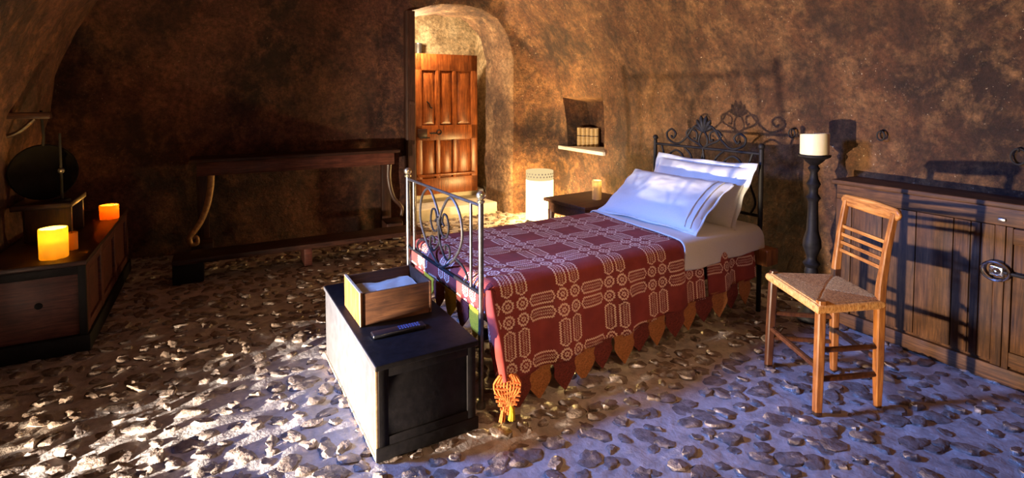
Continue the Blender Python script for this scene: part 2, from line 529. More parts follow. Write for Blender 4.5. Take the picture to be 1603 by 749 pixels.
def build_right_and_back():
    bm = B()
    rows = NLO + NHI + 1
    nb, na, nr = 130, 12, 190
    grid = []
    for k in range(rows):
        z, off = profile(k)
        R = 0.42 - 0.22 * min(1, max(0, (z - 1.0) / 1.6))
        uc = UR - off - R
        row = []
        for i in range(nb):
            u = -1.9 + (uc + 1.9) * i / nb
            row.append(['b', u, VB, z, (0, -1)])
        for i in range(na):
            a = PI / 2 * (1 - i / na)
            row.append(['a', uc + R * math.cos(a), VB - R + R * math.sin(a), z, (-math.cos(a), -math.sin(a))])
        v0 = VB - R
        for i in range(nr + 1):
            v = v0 + (-1.6 - v0) * i / nr
            row.append(['r', UR - off, v, z, (-1, 0)])
        grid.append(row)
    V = []
    for row in grid:
        vr = []
        for t, u, v, z, n in row:
            d = wall_noise(u, v, z, 0.028)
            vr.append(bm.verts.new((u + n[0] * d, v + n[1] * d, z)))
        V.append(vr)
    tags = {}
    door_f, niche_f = [], []
    for k in range(rows - 1):
        for i in range(len(V[0]) - 1):
            f = bm.faces.new((V[k][i], V[k][i + 1], V[k + 1][i + 1], V[k + 1][i]))
            g = [grid[k][i], grid[k][i + 1], grid[k + 1][i + 1], grid[k + 1][i]]
            cu = sum(x[1] for x in g) / 4; cv = sum(x[2] for x in g) / 4; cz = sum(x[3] for x in g) / 4
            if cv > VB - 0.25 and in_door(cu, cz): door_f.append(f)
            elif g[0][0] == 'r' and NI_V0 < cv < NI_V1 and NI_Z0 < cz < NI_Z1: niche_f.append(f)
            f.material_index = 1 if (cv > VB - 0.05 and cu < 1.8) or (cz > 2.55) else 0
    for f in door_f + niche_f: f.select_set(True)
    bmesh.ops.delete(bm, geom=door_f, context='FACES')
    # snap the ragged edge to the true opening
    bed = [e for e in bm.edges if e.is_boundary]
    dv = {v for e in bed for v in e.verts if v.co.y > VB - 0.4 and DOOR_L - 0.12 < v.co.x < DOOR_R + 0.12 and v.co.z < 2.6 and v.co.z > -0.1}
    for v in dv:
        u, z = v.co.x, v.co.z
        if z < -0.05 and u < DOOR_L - 0.05: continue
        if u < DOOR_L + 0.06 and z < 2.25: v.co.x = DOOR_L
        elif u > DOOR_R - 0.06 and z < 1.82: v.co.x = DOOR_R
        else: v.co.z = door_top(u)
    loop = [e for e in bm.edges if e.is_boundary and all(w in dv for w in e.verts)]
    # door reveal: two steps, the far end a little narrower with a rounded arris
    cur = loop
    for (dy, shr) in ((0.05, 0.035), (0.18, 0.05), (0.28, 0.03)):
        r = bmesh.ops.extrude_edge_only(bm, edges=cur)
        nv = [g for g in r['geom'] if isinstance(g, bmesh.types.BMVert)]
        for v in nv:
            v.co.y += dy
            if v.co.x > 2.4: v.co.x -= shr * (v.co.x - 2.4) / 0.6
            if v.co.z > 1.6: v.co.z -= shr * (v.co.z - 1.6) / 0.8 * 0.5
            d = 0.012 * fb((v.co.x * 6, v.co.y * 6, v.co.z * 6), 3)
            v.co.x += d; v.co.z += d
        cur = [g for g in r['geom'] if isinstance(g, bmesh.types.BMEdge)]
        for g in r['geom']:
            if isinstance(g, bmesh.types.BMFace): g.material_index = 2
    bmesh.ops.delete(bm, geom=[f for f in niche_f if f.is_valid], context='FACES')
    nvs = {v for e in bm.edges if e.is_boundary for v in e.verts if v.co.x > 3.0 and NI_V0 - 0.1 < v.co.y < NI_V1 + 0.1 and 0.6 < v.co.z < 1.6}
    for v in nvs:
        y, z = v.co.y, v.co.z
        dd = [(abs(y - NI_V0), 0), (abs(y - NI_V1), 1), (abs(z - NI_Z0), 2), (abs(z - NI_Z1), 3)]
        for d, w in dd:
            if d < 0.028:
                if w == 0: v.co.y = NI_V0
                if w == 1: v.co.y = NI_V1
                if w == 2: v.co.z = NI_Z0
                if w == 3: v.co.z = NI_Z1
    cur = [e for e in bm.edges if e.is_boundary and all(w in nvs for w in e.verts)]
    for step in range(5):
        r = bmesh.ops.extrude_edge_only(bm, edges=cur)
        for v in [g for g in r['geom'] if isinstance(g, bmesh.types.BMVert)]:
            v.co.x += 0.068
            v.co.y += 0.004 * fb(v.co * 9, 2) ; v.co.z += 0.005 * fb(v.co * 8 + Vector((4, 4, 4)), 2)
            v.co.z += -0.012 if v.co.z > 1.2 else 0
        cur = [g for g in r['geom'] if isinstance(g, bmesh.types.BMEdge)]
    bmesh.ops.holes_fill(bm, edges=cur, sides=0)
    for f in bm.faces: f.smooth = True
    me = bpy.data.meshes.new('wall_right')
    bm.normal_update()
    bm.to_mesh(me); bm.free()
    me.set_sharp_from_angle(angle=math.radians(65))
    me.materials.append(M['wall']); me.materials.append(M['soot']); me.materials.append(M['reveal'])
    o = bpy.data.objects.new('wall_right', me); COL.objects.link(o)
    o.rotation_euler.z = TH
    return structure(o)


wall_right = build_right_and_back()


def build_left():
    bm = B()
    V = []
    rows = NLO + NHI + 1
    nv = 70
    for k in range(rows):
        z, off = profile(k)
        row = []
        for i in range(nv + 1):
            v = 3.35 + (5.02 - 3.35) * i / nv
            d = wall_noise(UL, v, z, 0.03)
            row.append(bm.verts.new((UL + off + d, v, z)))
        for j in range(1, 9):                     # the pier turns into the recess
            row.append(bm.verts.new((UL + off - 0.1 * j, 5.02, z)))
        V.append(row)
    for k in range(rows - 1):
        for i in range(len(V[0]) - 1):
            bm.faces.new((V[k][i], V[k + 1][i], V[k + 1][i + 1], V[k][i + 1]))
    o = mesh_obj('wall_left', bm, M['soot'], None, 60)
    o.rotation_euler.z = TH
    return structure(o)


build_left()


def build_floor():
    """mortar bed with cobbles standing proud of it"""
    bm = B()
    u0, u1, v0, v1 = -3.2, 3.6, -1.2, 5.6
    st = 0.03
    nu, nv = int((u1 - u0) / st), int((v1 - v0) / st)
    hgt = lambda u, v: 0.010 * noise.noise((u * 2.2, v * 2.2, 0)) + 0.011 * noise.noise((u * 8, v * 8, 3)) + 0.007 * noise.noise((u * 19, v * 19, 5)) - 0.006
    G = [[bm.verts.new((u0 + st * i, v0 + st * j, hgt(u0 + st * i, v0 + st * j))) for i in range(nu + 1)] for j in range(nv + 1)]
    for j in range(nv):
        for i in range(nu):
            bm.faces.new((G[j][i], G[j][i + 1], G[j + 1][i + 1], G[j + 1][i]))
    rnd = random.Random(3)
    sp = 0.098
    j = 0
    v = v0
    while v < v1:
        u = u0 + (sp * 0.5 if j % 2 else 0)
        while u < u1:
            cu = u + rnd.uniform(-0.034, 0.034); cv = v + rnd.uniform(-0.034, 0.034)
            u += sp
            if rnd.random() < 0.06: continue
            x, y = cu * CT - cv * ST, cu * ST + cv * CT
            if y < 0.9 or abs(x) > 1.05 * y + 0.5: continue
            near = y < 3.6
            n, rg = (12, 4) if near else (9, 3)
            a = rnd.uniform(0.026, 0.060); b = a * rnd.uniform(0.55, 0.85)
            rot = rnd.gauss(-TH, 0.6)                  # lying mostly across the view
            hh = rnd.uniform(0.004, 0.016)
            tx, ty = rnd.uniform(-0.2, 0.2), rnd.uniform(-0.2, 0.2)
            base = hgt(cu, cv)
            seed = rnd.uniform(0, 100)
            cr, sr = math.cos(rot), math.sin(rot)
            rings = []
            for q in range(rg + 1):
                f = q / rg
                rad = math.cos(f * PI / 2 * 0.98) ** 0.34
                zz = math.sin(f * PI / 2) ** 0.7
                if q == rg:
                    rings.append([bm.verts.new((cu, cv, base + hh * (0.95 + 0.3 * noise.noise((seed, 0, 0)))))]); break
                ring = []
                for k in range(n):
                    an = 2 * PI * k / n
                    w = 1 + 0.45 * noise.noise((math.cos(an) * 1.1 + seed, math.sin(an) * 1.1, q * 0.35)) + 0.22 * noise.noise((math.cos(an) * 3 + seed, math.sin(an) * 3, q * 0.9))
                    lx, ly = a * rad * w * math.cos(an), b * rad * w * math.sin(an)
                    z = base - 0.006 + (hh + 0.006) * zz * (1 + 0.55 * noise.noise((lx * 45 + seed, ly * 45, 1))) + (tx * lx + ty * ly) * f
                    ring.append(bm.verts.new((cu + lx * cr - ly * sr, cv + lx * sr + ly * cr, z)))
                rings.append(ring)
            for p, q in zip(rings, rings[1:]):
                for k in range(n):
                    if len(q) == 1: fc = bm.faces.new((p[k], p[(k + 1) % n], q[0]))
                    else: fc = bm.faces.new((p[k], p[(k + 1) % n], q[(k + 1) % n], q[k]))
                    fc.material_index = 1
        v += sp * 0.9
        j += 1
    for f in bm.faces: f.smooth = True
    me = bpy.data.meshes.new('floor')
    bm.to_mesh(me); bm.free()
    me.set_sharp_from_angle(angle=math.radians(50))
    me.materials.append(M['mortar']); me.materials.append(M['stone'])
    o = bpy.data.objects.new('floor', me); COL.objects.link(o)
    o.rotation_euler.z = TH
    return structure(o)


build_floor()


def uvobj(o, u=0, v=0, z=0, rz=0):
    o.location = W(u, v, z); o.rotation_euler.z = TH + rz
    return o


# passage behind the doorway
def passage():
    bm = B()
    n, m = 60, 60
    V = [[bm.verts.new((0.2 + 3.4 * i / n, 6.62 + 0.05 * fb((i * 0.3, k * 0.3, 2), 4), -0.05 + 2.9 * k / m)) for i in range(n + 1)] for k in range(m + 1)]
    for k in range(m):
        for i in range(n): bm.faces.new((V[k][i], V[k][i + 1], V[k + 1][i + 1], V[k + 1][i]))
    uvobj(structure(mesh_obj('wall_passage', bm, M['rubble'], None, 60)))
    bm = B()
    box(bm, 3.05, 3.25, 5.9, 6.7, -0.05, 2.85, 0.02)
    uvobj(structure(mesh_obj('wall_passage_end', bm, M['rubble'])))
    bm = B()
    box(bm, 0.2, 3.3, 5.72, 6.75, 2.55, 2.7, 0.02)
    uvobj(structure(mesh_obj('ceiling', bm, M['rubble'])))
    bm = B()
    box(bm, 1.70, 3.06, 5.74, 6.66, -0.05, 0.10, 0.012, 3)
    uvobj(structure(mesh_obj('trim_step', bm, M['limestone'])))
    bm = B()
    box(bm, 1.75, 3.02, 6.30, 6.64, 0.10, 0.17, 0.012, 3)
    uvobj(structure(mesh_obj('trim_threshold', bm, M['limestone'])))
    # back of the wall left of the doorway, so that the passage is closed to the room
    bm = B()
    box(bm, 0.2, 1.74, 5.74, 5.95, -0.05, 2.6, 0.02)
    uvobj(structure(mesh_obj('wall_passage_side', bm, M['rubble'])))
    # timber jamb
    bm = B()
    bar(bm, [(1.76, 5.47, -0.02, 0.055, 0.06), (1.757, 5.472, 1.1, 0.052, 0.06), (1.762, 5.47, 2.27, 0.05, 0.06)])
    box(bm, 1.74, 1.80, 5.40, 5.43, 1.30, 1.335, 0.004)
    uvobj(structure(mesh_obj('trim_jamb', bm, M['dark_wood_v'])))


passage()
light('passage_lamp', 'POINT', W(1.93, 5.97, 2.02), 95, (1.0, 0.74, 0.45), shadow_soft_size=0.04)


def door_leaf():
    d = thing('door_1', 'panelled orange-brown wooden door standing open in the arched doorway', 'door')
    del d['category']
    d['kind'] = 'structure'
    uvobj(d, 2.045, 6.14, 0.19)
    w, h, t = 0.80, 1.70, 0.045
    bm = B()
    box(bm, 0, w, 0, t * 0.4, 0, h, 0.002)                                   # back boards
    mesh_obj('boards', bm, M['door'], d)
    bm = B()
    for x0, x1, z0, z1 in ((0, 0.075, 0, h), (w - 0.085, w, 0, h), (0, w, h - 0.20, h), (0, w, 0.66, 0.84), (0, w, 0, 0.20)):
        box(bm, x0, x1, -0.028, 0.004, z0, z1, 0.006)
    for x in (0.275, 0.495):
        box(bm, x - 0.03, x + 0.03, -0.026, 0.004, 0.18, h - 0.18, 0.012)
    mesh_obj('door_frame', bm, M['door'], d)
    for k, (x0, x1) in enumerate(((0.075, 0.245), (0.305, 0.465), (0.525, 0.715))):
        for z0, z1 in ((0.84, 1.50), (0.20, 0.66)):
            bm = B()
            x0i, x1i, z0i, z1i = x0 + 0.01, x1 - 0.01, z0 + 0.01, z1 - 0.01
            a = [bm.verts.new(p) for p in ((x0i, -0.002, z0i), (x1i, -0.002, z0i), (x1i, -0.002, z1i), (x0i, -0.002, z1i))]
            g = 0.035
            b = [bm.verts.new(p) for p in ((x0i + g, -0.018, z0i + g), (x1i - g, -0.018, z0i + g), (x1i - g, -0.018, z1i - g), (x0i + g, -0.018, z1i - g))]
            c = [bm.verts.new((v.co.x, 0.01, v.co.z)) for v in a]
            for i in range(4):
                bm.faces.new((a[i], a[(i + 1) % 4], b[(i + 1) % 4], b[i])); bm.faces.new((c[i], c[(i + 1) % 4], a[(i + 1) % 4], a[i]))
            bm.faces.new(b); bm.faces.new(c[::-1])
            mesh_obj('door_panel', bm, M['door'], d, 25)
    bm = B(); box(bm, 0.01, w - 0.05, -0.062, -0.02, 0.225, 0.25, 0.005)
    mesh_obj('weather_bar', bm, M['door'], d)
    bm = B(); box(bm, 0.015, 0.13, -0.05, -0.02, 0.70, 0.80, 0.006)
    lk = mesh_obj('lock_case', bm, M['dark_wood'], d)
    lk['label'] = 'dark square lock case'
    bm = B(); tube(bm, [(0.03, -0.055, 0.695), (0.16, -0.055, 0.695)], 0.008); tube(bm, [(0.17, -0.03, 0.745), (0.25, -0.03, 0.745)], 0.009)
    mesh_obj('latch_bolt', bm, M['iron'], d)
    bm = B()
    tube(bm, [(0.285 + 0.028 * math.cos(a), -0.038, 0.755 + 0.028 * math.sin(a)) for a in [2 * PI * k / 20 for k in range(20)]], 0.006, 8, True)
    mesh_obj('ring_pull', bm, M['iron'], d)
    bm = B(); tube(bm, spline([(0.13, -0.032, 1.13), (0.16, -0.04, 1.10), (0.175, -0.034, 1.06), (0.20, -0.04, 1.05)]), 0.007)
    mesh_obj('hook', bm, M['iron'], d)


door_leaf()


def sconce():
    o = thing('wall_lamp', 'small grey metal cylinder lamp on the rubble wall above the open door', 'lamp')
    uvobj(o, 2.19, 6.44, 1.90)
    bm = B(); lathe(bm, [(0, 0), (0.04, 0), (0.042, 0.01), (0.042, 0.12), (0.046, 0.125), (0.046, 0.14), (0, 0.15)], 20)
    mesh_obj('lamp_body', bm, M['steel'], o)
    bm = B(); box(bm, -0.012, 0.012, 0.03, 0.20, 0.04, 0.065, 0.003)
    mesh_obj('bracket', bm, M['iron'], o)


sconce()

# niche sill strip, in pale stone that stands in for lantern light on it
bm = B(); box(bm, 3.47, 3.83, NI_V0 - 0.01, NI_V1 + 0.03, NI_Z0 - 0.035, NI_Z0 + 0.006, 0.008, 2)
for v in bm.verts: v.co += Vector((0.006 * noise.noise(v.co * 11), 0, 0.004 * noise.noise(v.co * 13)))
uvobj(structure(mesh_obj('trim_sill', bm, M['limestone'])))

# ------------------------------------------------------------------ books in the niche
def books():
    wds = (0.046, 0.050, 0.044, 0.050, 0.046)
    hs = (0.215, 0.21, 0.212, 0.206, 0.208)
    labels = ('vellum-bound book at the far end of the row in the wall niche',
              'vellum-bound book second from the far end of the niche row',
              'vellum-bound book in the middle of the row of five in the niche',
              'vellum-bound book second from the near end of the niche row',
              'vellum-bound book at the near end of the niche row, its cover showing')
    # the row runs across the view, spines towards the room
    y = 0.0
    for k in range(5):
        o = thing('book', labels[k], 'book', (0, 0, 0), 0, 'old books in the wall niche')
        w, h, dp = wds[k], hs[k], 0.16
        rz = 0.72
        c = Vector((3.60, 5.03, 0.807))
        dirx, diry = math.cos(rz - PI / 2), math.sin(rz - PI / 2)
        uvobj(o, c.x + dirx * y, c.y + diry * y, c.z, rz)
        y += w + 0.002
        # local: spine faces -x, thickness along y (negative = towards the near end)
        bm = B()
        sp = []
        for i in range(9):
            a = PI * i / 8
            sp.append((-0.012 * math.sin(a), -w * (i / 8)))
        outline = sp + [(dp, -w), (dp, 0)]
        prism(bm, outline, 'z', 0, h)
        mesh_obj('binding', bm, M['vellum'], o, 35)
        bm = B(); box(bm, 0.004, dp + 0.002, -w + 0.005, -0.005, h - 0.01, h + 0.002, 0)
        mesh_obj('page_block', bm, M['paper'], o)
        bm = B()
        prism(bm, [(x - 0.002, yy) for x, yy in sp] + [(0.0, -w), (0.0, 0)], 'z', h * 0.55, h * 0.60)
        mesh_obj('spine_band', bm, M['band'], o, 35)


books()

# ------------------------------------------------------------------ bed
BX, BY, BA = -0.137, 2.3335, 0.556
BW, BL = 0.885, 1.99


def bedloc(o, i=0, j=0, z=0):
    c, s = math.cos(BA), math.sin(BA)
    o.location = (BX + i * c - j * s, BY + i * s + j * c, z)
    o.rotation_euler.z = BA
    return o


def bed_frame():
    o = bedloc(thing('iron_bed', 'single wrought-iron bed with scrolled headboard and footboard on the cobbles', 'bed'))
    # footboard posts with brass balls
    for j in (0.0, BW):
        bm = B(); tube(bm, [(0, j, 0.0), (0, j, 0.935)], 0.0125, 14); lathe(bm, [(0, 0), (0.02, 0), (0.02, 0.015), (0.014, 0.03)], 14, (0, j))
        p = mesh_obj('post', bm, M['steel'], o)
        bm = B(); lathe(bm, [(0.017, -0.012), (0.019, -0.004), (0.012, 0.0)], 14, (0, j), 0.935); sphere(bm, (0, j, 0.955), 0.021)
        mesh_obj('finial', bm, M['brass'], p)
    bm = B(); tube(bm, [(0, 0, 0.910), (0, BW, 0.910)], 0.0075, 10)
    mesh_obj('top_rail', bm, M['steel'], o)
    bm = B(); tube(bm, [(0, 0, 0.515), (0, BW, 0.515)], 0.009, 10)
    mesh_obj('bottom_rail', bm, M['iron'], o)
    for j in (0.095, BW - 0.095):
        bm = B(); tube(bm, [(0, j, 0.515), (0, j, 0.91)], 0.0075, 10)
        mesh_obj('rod', bm, M['steel'], o)
    zz = lambda y: 0.515 + 0.395 * y
    big = [(0.5, 0.60), (0.44, 0.80), (0.34, 0.97), (0.23, 0.82), (0.20, 0.52), (0.29, 0.24), (0.42, 0.06), (0.5, 0.0)]
    sp1 = [(0.5, 0.60), (0.455, 0.46), (0.40, 0.44), (0.365, 0.56), (0.385, 0.70), (0.43, 0.72), (0.45, 0.62), (0.425, 0.57)]
    sp2 = [(0.5, 0.60), (0.50, 0.42), (0.47, 0.28), (0.40, 0.16), (0.355, 0.22), (0.365, 0.33), (0.41, 0.34), (0.415, 0.27)]
    sp3 = [(0.29, 0.24), (0.20, 0.20), (0.14, 0.10), (0.17, 0.03)]
    for k, cv in enumerate((big, sp1, sp2, sp3)):
        for s in (0, 1):
            bm = B()
            pts = [((0.004 if s else -0.004), (x if s == 0 else 1 - x) * BW, zz(y)) for x, y in cv]
            tube(bm, spline(pts, 8), 0.0065 if k == 0 else 0.0055, 8)
            mesh_obj('scroll', bm, M['iron'] if k else M['steel'], o)
    bm = B(); lathe(bm, [(0, -0.03), (0.014, -0.02), (0.017, 0), (0.014, 0.02), (0, 0.03)], 12, (0, BW * 0.5), zz(0.60))
    mesh_obj('collar', bm, M['iron'], o)
    # headboard
    hb = 2.03
    for j in (-0.005, BW + 0.005):
        bm = B(); tube(bm, [(hb, j, 0), (hb, j, 1.05)], 0.015, 14)
        p = mesh_obj('post', bm, M['iron'], o)
        bm = B(); sphere(bm, (hb, j, 1.068), 0.021)
        mesh_obj('finial', bm, M['iron'], p)
    for z in (1.02, 0.62):
        bm = B(); tube(bm, [(hb, 0, z), (hb, BW, z)], 0.010, 10)
        mesh_obj('rail', bm, M['iron'], o)
    def sc(pts, r=0.008):
        for s in (0, 1):
            bm = B()
            tube(bm, spline([(hb + (0.005 if s else -0.005), (x if s == 0 else 1 - x) * BW, z) for x, z in pts], 8), r, 8)
            mesh_obj('scroll', bm, M['iron'], o)
    sc([(0.5, 1.20), (0.40, 1.165), (0.33, 1.09), (0.24, 1.035), (0.14, 1.06), (0.12, 1.11), (0.17, 1.14), (0.215, 1.11), (0.19, 1.075), (0.165, 1.09)])
    sc([(0.5, 1.02), (0.44, 1.05), (0.36, 1.08), (0.33, 1.12), (0.37, 1.15), (0.43, 1.13), (0.43, 1.08), (0.40, 1.085)])
    sc([(0.5, 1.16), (0.46, 1.10), (0.46, 1.05), (0.5, 1.02)], 0.007)
    sc([(0.30, 1.02), (0.38, 0.95), (0.36, 0.86), (0.26, 0.82), (0.17, 0.86), (0.15, 0.94), (0.22, 0.985), (0.29, 0.95), (0.29, 0.89), (0.24, 0.88)])
    sc([(0.06, 1.02), (0.10, 0.90), (0.07, 0.80), (0.03, 0.70), (0.07, 0.62)])
    sc([(0.5, 0.62), (0.46, 0.75), (0.38, 0.80), (0.30, 0.76), (0.31, 0.69), (0.37, 0.69), (0.38, 0.73)])
    sc([(0.5, 1.02), (0.48, 0.92), (0.47, 0.80), (0.5, 0.70)], 0.007)
    # cast palmette crowning the headboard
    bm = B()
    for a in (-60, -35, -12, 12, 35, 60):
        r = math.radians(a)
        L = 0.125 - 0.0006 * abs(a)
        p0 = Vector((hb, BW / 2, 1.135)); d = Vector((0, math.sin(r), math.cos(r)))
        tube(bm, [p0, p0 + d * L * 0.4, p0 + d * L * 0.8, p0 + d * L], [0.009, 0.014, 0.017, 0.004], 8)
    mesh_obj('palmette', bm, M['iron'], o)
    # sleeping platform
    for j in (0.02, BW - 0.02):
        bm = B(); box(bm, 0.0, hb, j - 0.012, j + 0.012, 0.295, 0.335, 0.002)
        mesh_obj('side_rail', bm, M['iron'], o)
    for k in range(7):
        i = 0.08 + k * 0.29
        bm = B(); box(bm, i, i + 0.11, 0.0, BW, 0.335, 0.355, 0.002)
        mesh_obj('slat', bm, M['dark_wood'], o)
    bm = B(); box(bm, 1.965, 2.085, -0.10, BW + 0.02, 0.325, 0.425, 0.004)
    sl = mesh_obj('headboard_plank', bm, M['chair'], o)
    sl['label'] = 'bare wooden plank end'


bed_frame()


def rounded_box_mesh(bm, x0, x1, y0, y1, z0, z1, bev, seg=4):
    return box(bm, x0, x1, y0, y1, z0, z1, bev, seg)


bm = B(); rounded_box_mesh(bm, 0.03, 1.955, 0.0, BW, 0.358, 0.535, 0.055, 5)
mattress = bedloc(mesh_obj('mattress', bm, M['ticking']))
tag(mattress, 'pale mattress on the iron bed, hidden under coverlet and sheet', 'mattress')


def drape(name, mat, i0, i1, top, near_drop, far_drop, foot_drop, ni, thick, jn, jf, foot_i=None, head_drop=None, puff=0.0,
          edge_shift=None, slit=None, seed=0.0, foldamp=0.012):
    """cloth over the mattress: i along the bed, s across it. near_drop(i) etc. give how far it hangs."""
    bm = B()
    uvl = bm.loops.layers.uv.new('UVMap')
    R = 0.05
    topw = jf - jn
    nj_top, nj_side = 48, 22
    ivals = []
    if foot_drop:
        nf = 10
        for k in range(nf): ivals.append(('f', 1 - k / nf))
    for k in range(ni + 1): ivals.append(('t', k / ni))
    if head_drop:
        for k in range(1, 9): ivals.append(('h', k / 8))
    V, UV, SK = [], [], []
    for kind, t in ivals:
        row, urow, srow = [], [], []
        for js in range(nj_side * 2 + nj_top + 1):
            # across
            if js < nj_side: side, q = 'far', 1 - js / nj_side
            elif js <= nj_side + nj_top: side, q = 'top', (js - nj_side) / nj_top
            else: side, q = 'near', (js - nj_side - nj_top) / nj_side
            i = {'f': i0, 't': i0 + (i1 - i0) * t, 'h': i1}[kind]
            ib = i
            if edge_shift: 
                w = max(0.0, 1 - (i - i0) / 0.35)
                ib = i
            dz = di = 0.0
            if kind == 'f':
                L = foot_drop * t
                if L < R * PI / 2: di = -R * math.sin(L / R); dz = -(R - R * math.cos(L / R))
                else: di = -R - 0.004; dz = -R - (L - R * PI / 2)
            if kind == 'h':
                L = head_drop * t
                if L < R * PI / 2: di = R * math.sin(L / R); dz = -(R - R * math.cos(L / R))
                else: di = R; dz = -R - (L - R * PI / 2)
            if side == 'top':
                j = jf - topw * q; sj = 0.0; z = top
                edge = min(q, 1 - q)
                ud = -(j - jn)
            else:
                D = near_drop(i) if side == 'near' else far_drop(i)
                if kind == 'f': D *= (1 - 0.75 * t)
                L = D * q
                if L < R * PI / 2: out = R * math.sin(L / R); z = top - (R - R * math.cos(L / R))
                else:
                    ex = L - R * PI / 2
                    out = R + 0.10 * ex + foldamp * min(1, ex / 0.15) * (math.sin(i * 17 + seed) + 0.7 * math.sin(i * 31 + 1.3 + seed)) 
                    z = top - R - ex * 0.995
                j = jn - out if side == 'near' else jf + out
                ud = L if side == 'near' else -(topw) - L
            z += 0.006 * fb((i * 3 + seed, j * 3, 0), 3) if side == 'top' else 0
            if kind == 'f' and side != 'top':
                di *= 0.75
            x = ib + di
            if edge_shift: x += edge_shift(j) * max(0.0, 1 - (i - i0) / 0.4)
            row.append(bm.verts.new((x, j, z + dz)))
            fd = (i - (foot_drop * t if kind == 'f' else 0))
            urow.append((fd, ud)); srow.append((side, kind, i, q))
        V.append(row); UV.append(urow); SK.append(srow)
    for a in range(len(V) - 1):
        for b in range(len(V[0]) - 1):
            s = SK[a][b + 1]
            if slit and s[0] == 'near' and s[1] == 't' and slit[0] < s[2] < slit[1] and s[3] > slit[2]: continue
            f = bm.faces.new((V[a][b], V[a + 1][b], V[a + 1][b + 1], V[a][b + 1]))
            for l, (p, q) in zip(f.loops, ((a, b), (a + 1, b), (a + 1, b + 1), (a, b + 1))):
                l[uvl].uv = (UV[p][q][0] - 0.31 + 0.305 * 10.5, UV[p][q][1] - 0.035 + 0.28 * 10.5)
    o = mesh_obj(name, bm, mat, None, 60)
    md = o.modifiers.new('thick', 'SOLIDIFY'); md.thickness = thick; md.offset = 1.0
    return bedloc(o)


TOPZ = 0.553
near_hem = lambda i: TOPZ - (0.090 + max(0.0, i - 0.3) * 0.085) + max(0.0, 0.16 - i) * 0.6
coverlet = drape('coverlet', M['coverlet'], 0.068, 1.93, TOPZ, near_hem, lambda i: 0.30, 0.155, 120, 0.006, 0.03, BW - 0.03,
                 slit=(1.445, 1.468, 0.30))
tag(coverlet, 'maroon woven coverlet patterned with squares and hexagons over the bed', 'bedspread')


def leaf(bm, w, L, th=0.004):
    """pointed pendant hanging from z=0 in the x-z plane"""
    n = 10
    fr, bk = [], []
    for k in range(n + 1):
        t = k / n
        hw = w / 2 * (1.0 if t < 0.35 else max(0.03, (1 - ((t - 0.35) / 0.65) ** 1.35)))
        hw *= 1 - 0.12 * math.sin(PI * min(1, t / 0.35))
        z = -L * t
        fr.append([bm.verts.new((x, -0.5 * th + 0.006 * math.cos(x / w * PI) * (1 if t else 0), z)) for x in (-hw, -hw / 2, 0, hw / 2, hw)])
        bk.append([bm.verts.new((x, 0.5 * th + 0.006 * math.cos(x / w * PI) * (1 if t else 0), z)) for x in (-hw, -hw / 2, 0, hw / 2, hw)])
    for a in range(n):
        for b in range(4):
            bm.faces.new((fr[a][b], fr[a][b + 1], fr[a + 1][b + 1], fr[a + 1][b]))
            bm.faces.new((bk[a][b + 1], bk[a][b], bk[a + 1][b], bk[a + 1][b + 1]))
        bm.faces.new((fr[a][0], fr[a + 1][0], bk[a + 1][0], bk[a][0])); bm.faces.new((fr[a + 1][4], fr[a][4], bk[a][4], bk[a + 1][4]))
    bm.faces.new([x for x in fr[0]] + bk[0][::-1]); bm.faces.new(fr[-1][::-1] + bk[-1])
    return bm


def turn(bm):
    m = Matrix.Translation((0.030, -0.175, 0)) @ Matrix.Rotation(math.radians(68), 4, 'Z') @ Matrix.Translation((0.076, 0.095, 0))
    bmesh.ops.transform(bm, matrix=m, verts=bm.verts)


